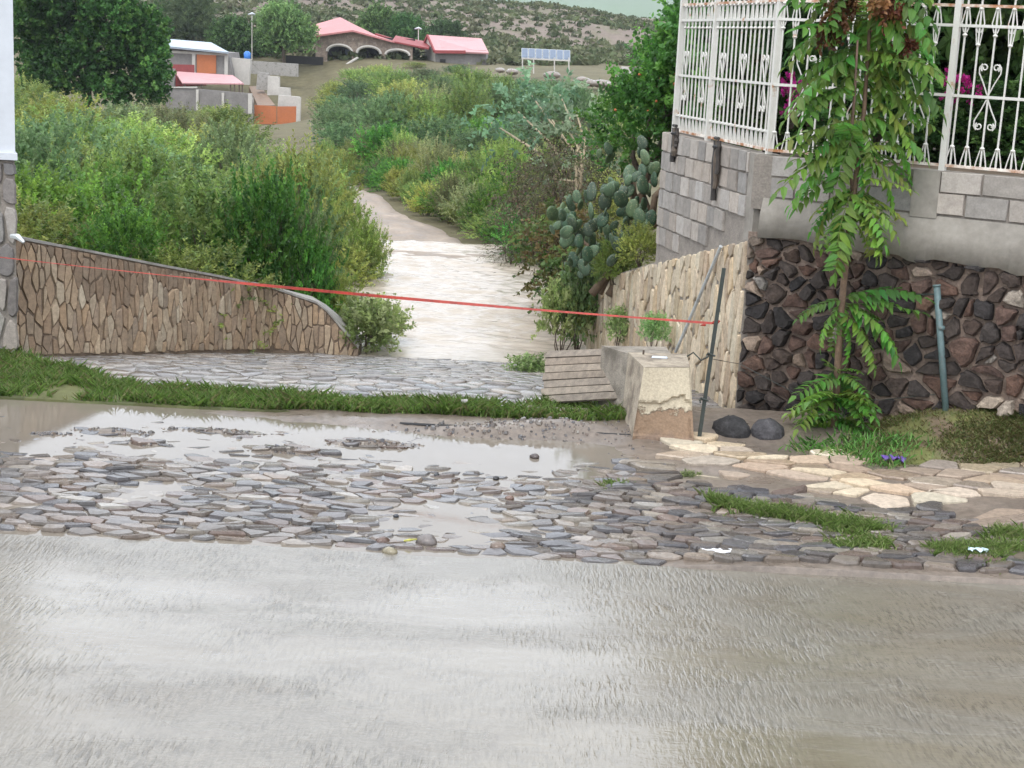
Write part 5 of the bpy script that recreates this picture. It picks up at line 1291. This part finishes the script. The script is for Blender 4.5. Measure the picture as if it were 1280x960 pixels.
mb = MB().add([*rf_, *[q+[0,0,-.16] for q in rf_]], [(0,1,4,5),(1,2,3,4),(6,11,10,7),(7,10,9,8),(0,6,7,1),(1,7,8,2),(2,8,9,3),(3,9,10,4),(4,10,11,5),(5,11,6,0)]); mb.build('roof', M['pinkroof'], e)
mb = MB(); mb.bar(w(470,43,5), w(530,61,.2), .25, .2); mb.build('fascia', M['redpaint'], e)
poly_solid(MB(), [w(490,51,-.3), w(536,60,-.3), w(536,62,-.3), w(490,53,-.3)], (0,4,.5)).build('porch_roof', M['redpaint'], e)
MB().bar(w(431,82,-2), w(447,72,-1), .25, .12).build('stair_rail', M['palewall'], e)
MB().box(w(362,0)[0], w(408,0)[0], -1.5, -1.2, w(380,80)[2], w(380,70)[2]).build('dark_parapet', M['fardark'], e)

# small gabled house beside it
o0 = P(570, 80, D); e = empty('gabled_house', o0); tag(e, 'small grey house with faded pink gable roof right of the arched house', 'house')
w = lambda px_, py_, dd=0: P(px_, py_, D+dd)-o0
f0_, f1_ = w(545,86), w(608,88); t0_, t1_ = w(544,61), w(608,63); rg0, rg1 = w(535,43.5,1.6), w(602,48,3.2); bk = w(531,84,3.5); bt_ = w(531,58,3.5)
MB().add([f0_, f1_, t1_, t0_], [(0,1,2,3)]).add([bk, f0_, t0_, rg0, bt_], [(0,1,2,3,4)]).add([f1_, f1_+[0,6,0], t1_+[0,6,0], t1_], [(0,1,2,3)]).build('wall', M['greyblock'], e)
MB().add([bk+[.0,-.02,0], f0_+[-.02,-.02,0], t0_+[-.02,-.02,0], rg0+[-.02,-.02,-.1], bt_+[-.02,-.02,0]], [(0,1,2,3,4)]).build('gable_wall', M['palewall'], e)
ev0, ev1 = w(543,63,-.5), w(611,66,-.5)
mb = MB(); poly_solid(mb, [ev0, ev1, rg1, rg0], (0,.05,-.14)); poly_solid(mb, [rg0, rg1, rg1+[.2,4,-1.8], bt_+[-.3,.6,.1]], (0,0,-.14)); mb.build('roof', M['palepink'], e)
mb = MB().bar(rg0+[-.05,-.05,-.05], ev0+[0,0,-.1], .14, .2).bar(rg0+[-.05,-.05,-.05], bt_+[-.2,0,0], .14, .2).bar(ev0+[0,-.05,-.12], w(582,65,-.5), .12, .28); mb.build('fascia', M['redpaint'], e)
MB().box(w(553,0)[0], w(560,0)[0], -.05, 0, w(555,86)[2], w(555,74)[2]).build('door', M['fardark'], e)

# block building with pale tin roof, canopy and yard walls at the left
D = 132.; o0 = P(245, 95, D); e = empty('tin_roofed_building', o0); tag(e, 'grey block building with pale blue tin roof and orange door', 'house')
w = lambda px_, py_, dd=0: P(px_, py_, D+dd)-o0
poly_solid(MB(), [w(196,100), w(292,100), w(285,66), w(196,58)], (0,5,0)).build('wall', M['greyblock'], e)
rfp = [w(192,56,-.6), w(286,65,-.6), w(264,53,4), w(190,47,4)]; poly_solid(MB(), rfp, (0,.05,-.15)).build('roof', M['bluetin'], e)
poly_solid(MB(), [w(246,92,-.08), w(270,92,-.08), w(270,69,-.08), w(246,68,-.08)], (0,.1,0)).build('door', M['orange'], e)
for px_ in (243, 284): MB().box(w(px_,0)[0]-.14, w(px_,0)[0]+.14, -.12, .2, w(px_,98)[2], w(px_,65)[2]).build('column', M['palewall'], e)
MB().box(w(196,0)[0], w(284,0)[0], -.1, .2, w(240,67.5)[2], w(240,64.5)[2]).build('lintel', M['palewall'], e)
poly_solid(MB(), [w(197,92,-.15), w(243,93,-.15), w(243,81,-.15), w(197,80,-.15)], (0,.1,0)).build('red_band', M['redpaint'], e)

o0 = P(262, 115, 126.); e = empty('pink_canopy', o0); tag(e, 'pink sheet canopy on thin posts below the tin roofed building', 'canopy'); D = 126.
w = lambda px_, py_, dd=0: P(px_, py_, D+dd)-o0
poly_solid(MB(), [w(228,103.5), w(305,104.5), w(291,94,3.5), w(218,89,3.5)], (0,.02,-.1)).build('roof', M['palepink'], e)
for px_ in (231, 252, 289, 294, 300, 304): MB().box(w(px_,0)[0]-.05, w(px_,0)[0]+.05, .1, .2, w(px_,117)[2], w(px_,104)[2]).build('post', M['bark'], e)
poly_solid(MB(), [w(217,108,3), w(258,107,3), w(258,98,3), w(217,91,3)], (0,.1,0)).build('red_panel', M['redpaint'], e)

def far_wall(name, pts, D, th, mat, label, cat='wall', group=None, extra=None):
    o0 = P(pts[0][0], pts[0][1], D); ee = empty(name, o0); tag(ee, label, cat, group)
    poly_solid(MB(), [P(q[0], q[1], D+(q[2] if len(q) > 2 else 0))-o0 for q in pts], (0,th,0)).build('wall', M[mat], ee)
    for x0, x1, y0, y1, m_, nm in (extra or []):
        poly_solid(MB(), [P(x0,y1,D-.12)-o0, P(x1,y1,D-.12)-o0, P(x1,y0,D-.12)-o0, P(x0,y0,D-.12)-o0], (0,.2,0)).build(nm, M[m_], ee)
    return ee
far_wall('yard_wall', [(207,140),(317,142),(314,117),(208,108)], 124., .4, 'greyblock', 'grey block yard wall with pale pilasters below the pink canopy', 'wall', None, [(245,248,112,140,'palewall','pilaster'),(277,280,116,140,'palewall','pilaster'),(310,315,117,142,'palewall','pilaster'),(210,246,108.5,110,'palewall','coping')])
far_wall('terrace_wall', [(198,112),(218,112),(218,86),(196,84)], 127.5, .4, 'greyblock', 'plain grey block wall left of the pink canopy')
far_wall('white_retaining_wall', [(294,106),(311,106),(313,74),(287,72)], 133., .6, 'palewall', 'whitish retaining wall between the tin roofed building and the driveway')
far_wall('long_retaining_wall', [(311,92),(372,96),(372,80),(313,76)], 140., .6, 'concrete', 'long grey retaining wall below the shade trees')
far_wall('step_wall', [(320,112),(336,113),(336,92),(322,90)], 130., .5, 'concrete', 'tallest grey block of the stepped driveway wall', 'wall', 'stepped driveway walls')
far_wall('step_wall', [(334,119),(349,119),(349,96),(335,95)], 129., .5, 'palewall', 'second pale block of the stepped driveway wall', 'wall', 'stepped driveway walls')
far_wall('step_wall', [(348,121),(363,121),(362,110),(349,109)], 128., .5, 'palewall', 'third low block of the stepped driveway wall', 'wall', 'stepped driveway walls')
far_wall('step_wall', [(347,134),(374,135),(374,121),(348,119)], 126.5, .5, 'palewall', 'lowest pale block wall behind the orange gate', 'wall', 'stepped driveway walls')
o0 = P(345, 155, 125.); e = empty('orange_gate', o0); tag(e, 'wide solid orange gate at the foot of the driveway', 'gate'); D = 125.
w = lambda px_, py_, dd=0: P(px_, py_, D+dd)-o0
for a, b in ((318,345.5),(346.5,373)):
    poly_solid(MB(), [w(a,155), w(b,155.5), w(b,133), w(a,131 if a < 330 else 133)], (0,.08,0)).build('gate_leaf', M['orange'], e)
for px_ in (315.5, 376): MB().box(w(px_,0)[0]-.16, w(px_,0)[0]+.16, -.1, .25, w(px_,157)[2], w(px_,122)[2]).build('gate_post', M['palewall'], e)
drv = [P(322,132,125.3), P(344,132,125.3), P(326,108,133), P(311,108,133)]
tag(poly_solid(MB(), [q+[0,0,.02] for q in drv], (0,0,-.5), (.20,.14,.10)).build('driveway', M['dirt']), kind='structure')
MBd = MB(); MBd.add([P(328,190,112),P(360,190,112),P(374,157,124.8),P(322,157,124.8)], [(0,1,2,3)], (.40,.31,.24)); 
tag(MBd.build('gate_forecourt', M['dirt']), kind='structure')

# water tank, lamps, solar array, ruin
m_blue = mat_simple('blue_plastic', (.03,.16,.50), .4, .1, 3, 0); o0 = P(309, 74, 134.)
tag(MB().tube([o0, o0+[0,0,.1], o0+[0,0,.5], o0+[0,0,.65]], [.24,.28,.28,.12], 12).build('water_barrel', m_blue, None, True), 'small blue barrel on the retaining wall', 'barrel')
def lamp(px_, py_, yb_, D, label):
    o0 = P(px_, yb_, D); tp_ = P(px_, py_, D)-o0; e = empty('lamp_post', o0); tag(e, label, 'lamp', 'yard lamps'); MB().tube([(0,0,0), tp_*.97, tp_], .05, 6).build('pole', M['palewall'], e); MB().tube([tp_+[-.35,0,-.02], tp_+[0,0,.08], tp_+[.3,0,0]], [.05,.11,.06], 8).build('lamp_head', M['plaster'], e, True)
lamp(315, 18, 75, 146., 'yard lamp among the shade trees above the blue barrel'); lamp(523, 36, 66, 153., 'white lamp post between the arched house and the gabled house')
D = 118.; o0 = P(682, 92, D); e = empty('solar_array', o0); tag(e, 'row of blue solar panels on a white frame on the hillside', 'solar panel'); w = lambda px_, py_, dd=0: P(px_, py_, D+dd)-o0
for i in range(7):
    a = 652+i*8.75; b = a+8.2; dy = i*.42; q = [w(a,72.5+dy), w(b,72.9+dy), w(b,60.4+dy,1.0), w(a,60+dy,1.0)]
    p_ = poly_solid(MB(), q, (0,.05,-.05)).build('panel', M['plaster'], e); c_ = sum(q)/4; qq = [c_+(v-c_)*[.88,.9,.9]+[0,-.03,.02] for v in q]; MB().add(qq, [(0,1,2,3)]).build('pane', M['glass'], p_)
for px_ in (653, 667, 693, 711): MB().bar(w(px_,92), w(px_,72), .09).build('leg', M['palewall'], e)
MB().bar(w(652,73,.0), w(713,76,.0), .1).build('beam', M['palewall'], e)
far_wall('block_pier', [(776,108),(790,109),(790,84),(777,83)], 108., .6, 'palewall', 'pale block pier at the end of the ruined wall', 'pier', None, [(779,783,86,96,'greyblock','opening')])
far_wall('white_box', [(773,108),(783,108),(783,95),(773,94.5)], 106.5, .6, 'plaster', 'white box standing against the pale block pier', 'box')
far_wall('ruined_wall', [(789,108),(835,112),(835,86),(789,84)], 109.5, .4, 'greyblock', 'low grey block wall right of the pale pier', 'wall')
for i, (px_, py_, D, s) in enumerate([(728,100,110,1.0),(740,104,109,1.1),(752,105,108,1.3),(762,106,107,.8),(690,94,116,1.2),(640,90,122,1.1),(625,88,124,.9)]):
    rock('rubble_heap', P(px_, py_, D), s*.55, s*.4, s*.22, (.20,.165,.135), ['leftmost pale rubble heap below the hill','pale rubble heap near the pier','largest pale rubble heap beside the white box','small rubble heap touching the white box','rubble heap under the solar panels','rubble heap left of the solar panels','rubble heap at the corner of the gabled house'][i], 60+i, 'rubble heaps on the hillside')

# ------------------------------------------------------------------ far trees
def tree(name, px_, ybase, ytop_, D, wpx, pal, label, seed, n=1600, leaf=(.16,.06), lob=None, trunk=True, group='trees by the far houses', nl=12, base=.2, inner=.5, nleaf=14, twig=.5):
    b = P(px_, ybase, D); h = P(px_, ytop_, D)[2]-b[2]; wd = wpx*D/F
    lb = lob or lobes(seed, nl, wd, h, .2, .36, base); e = empty(name, b); tag(e, label, 'tree', group)
    obj('crown', mesh_np('crown', *crown(seed, lb, n, nleaf, leaf=leaf, twig=twig, pal=pal, up=.4, inner=inner)), M['farleaf'], e)
    rr2 = random.Random(seed); mb = MB().tube([(0,0,-.3),(rr2.uniform(-.1,.1),0,h*.25),(0,0,h*.6)], [.035*h,.028*h,.012*h], 8)
    for l in lb[:7]: mb.tube([(0,0,h*.22), Vector(l[:3])*.6+Vector((0,0,h*.1)), l[:3]], [.016*h,.012*h,.004*h], 6)
    obj('trunk', mb.mesh('trunk', True), M['bark'], e); return e
ASH = [(.085,.165,.055),(.11,.20,.065),(.065,.13,.045),(.13,.22,.075)]
PINE = [(.08,.13,.055),(.10,.155,.065),(.06,.105,.05)]
# the big dark vine-hung tree at the left
D = 78.; bigl = []
b = P(110, 150, D)
for (px_, py_, r_, ry) in ((60,10,34,26),(100,0,34,26),(140,20,30,24),(70,50,36,30),(120,60,34,26),(165,55,26,26),(180,40,22,24),(100,90,34,26),(150,90,30,24),(185,80,20,30),(192,105,14,30),(70,95,28,26),(40,40,20,40),(130,115,26,18),(170,115,24,18),(80,-25,40,30),(140,-20,36,28),(45,80,22,40)):
    q = P(px_, py_, D)-b; bigl.append((q[0], random.Random(px_+py_).uniform(-1,1.0), q[2], r_*D/F, 1.3, ry*D/F))
tree('vine_hung_tree', 110, 150, -30, D, 180, [(.065,.15,.035),(.09,.20,.045),(.045,.11,.028),(.15,.27,.06)], 'big dark green vine-hung tree at the upper left', 301, n=5200, leaf=(.15,.07), lob=bigl, group=None, nleaf=15, twig=.42)
tree('pine_tree', 240, 62, -8, 160., 78, PINE, 'feathery dark pine behind the tin roofed building', 302, 1500, (.35,.03), nl=16)
tree('shade_tree', 292, 78, 22, 150., 52, ASH, 'round shade tree between the pine and the largest shade tree', 303, 1400)
tree('shade_tree', 355, 80, 6, 146., 84, ASH, 'largest shade tree with visible trunk left of the arched house', 304, 2200, base=.35)
tree('shade_tree', 330, 78, 30, 152., 40, ASH, 'shade tree tucked behind the largest one', 305, 900)
tree('shade_tree', 472, 70, 4, 168., 62, ASH, 'dark tree behind the roof of the arched house', 306, 1500)
tree('shade_tree', 508, 68, 18, 166., 60, [(.08,.15,.045),(.065,.125,.04),(.10,.165,.05)], 'lighter green tree behind the white lamp post', 307, 1500)
tree('shade_tree', 550, 62, 26, 185., 60, [(.085,.14,.05),(.07,.12,.045)], 'pale bushy tree behind the gabled house', 308, 1200)
tree('shade_tree', 215, 45, -20, 190., 70, ASH, 'tree on the slope behind the pine', 309, 1000)

# hillside scrub: thousands of small tufts nobody could count
r = np.random.default_rng(12); n = 16000; D_ = 150+200*r.random(n)**1.15; x_ = D_*np.tan(np.radians(r.uniform(-26, 24, n)))
keep = (fbm(x_*.06, D_*.05, 3)+.22*r.random(n) > .45); x_, D_ = x_[keep], D_[keep]; z_ = terrain(x_, D_); m = len(x_); nl_ = 16
s_ = .35+.75*r.random(m)**2
off = unit(r.normal(size=(m,nl_,3))); off[...,2] = np.abs(off[...,2]); c0 = np.stack([x_,D_,z_],1)[:,None]+off*s_[:,None,None]*np.array([1.0,.8,.75])*(.5+.5*r.random((m,nl_,1)))
a1 = unit(r.normal(size=(m,nl_,3)))*s_[:,None,None]*.45; a2 = unit(r.normal(size=(m,nl_,3)))*s_[:,None,None]*.32
q = np.stack([c0-a1, c0+a2, c0+a1, c0-a2], 2).reshape(-1,3); pal_ = np.array([(.085,.105,.045),(.10,.11,.055),(.07,.09,.04),(.12,.125,.065)])
cc = np.repeat((pal_[r.integers(0,4,m)]*(.7+.6*r.random(m))[:,None]), nl_*4, axis=0)
tag(obj('hillside_scrub', mesh_np('hillside_scrub', q, np.arange(len(q)).reshape(-1,4), cc), M['farleaf']), 'low grey-green desert scrub covering the far hillside', 'scrub', None, 'stuff')

# ------------------------------------------------------------------ haze over the far plain
hb = MB().box(-5300, 5300, -5300, 5300, -14, 520)
hm, nt, b = newmat('haze'); nt.nodes.remove(b); pv = N(nt, 'ShaderNodeVolumePrincipled'); pv.inputs['Color'].default_value = (.86,.92,1,1); pv.inputs['Density'].default_value = .00022; pv.inputs['Anisotropy'].default_value = 0.2
nt.links.new(pv.outputs[0], nt.nodes['Material Output'].inputs['Volume'])
tag(hb.build('haze', hm), kind='stuff')
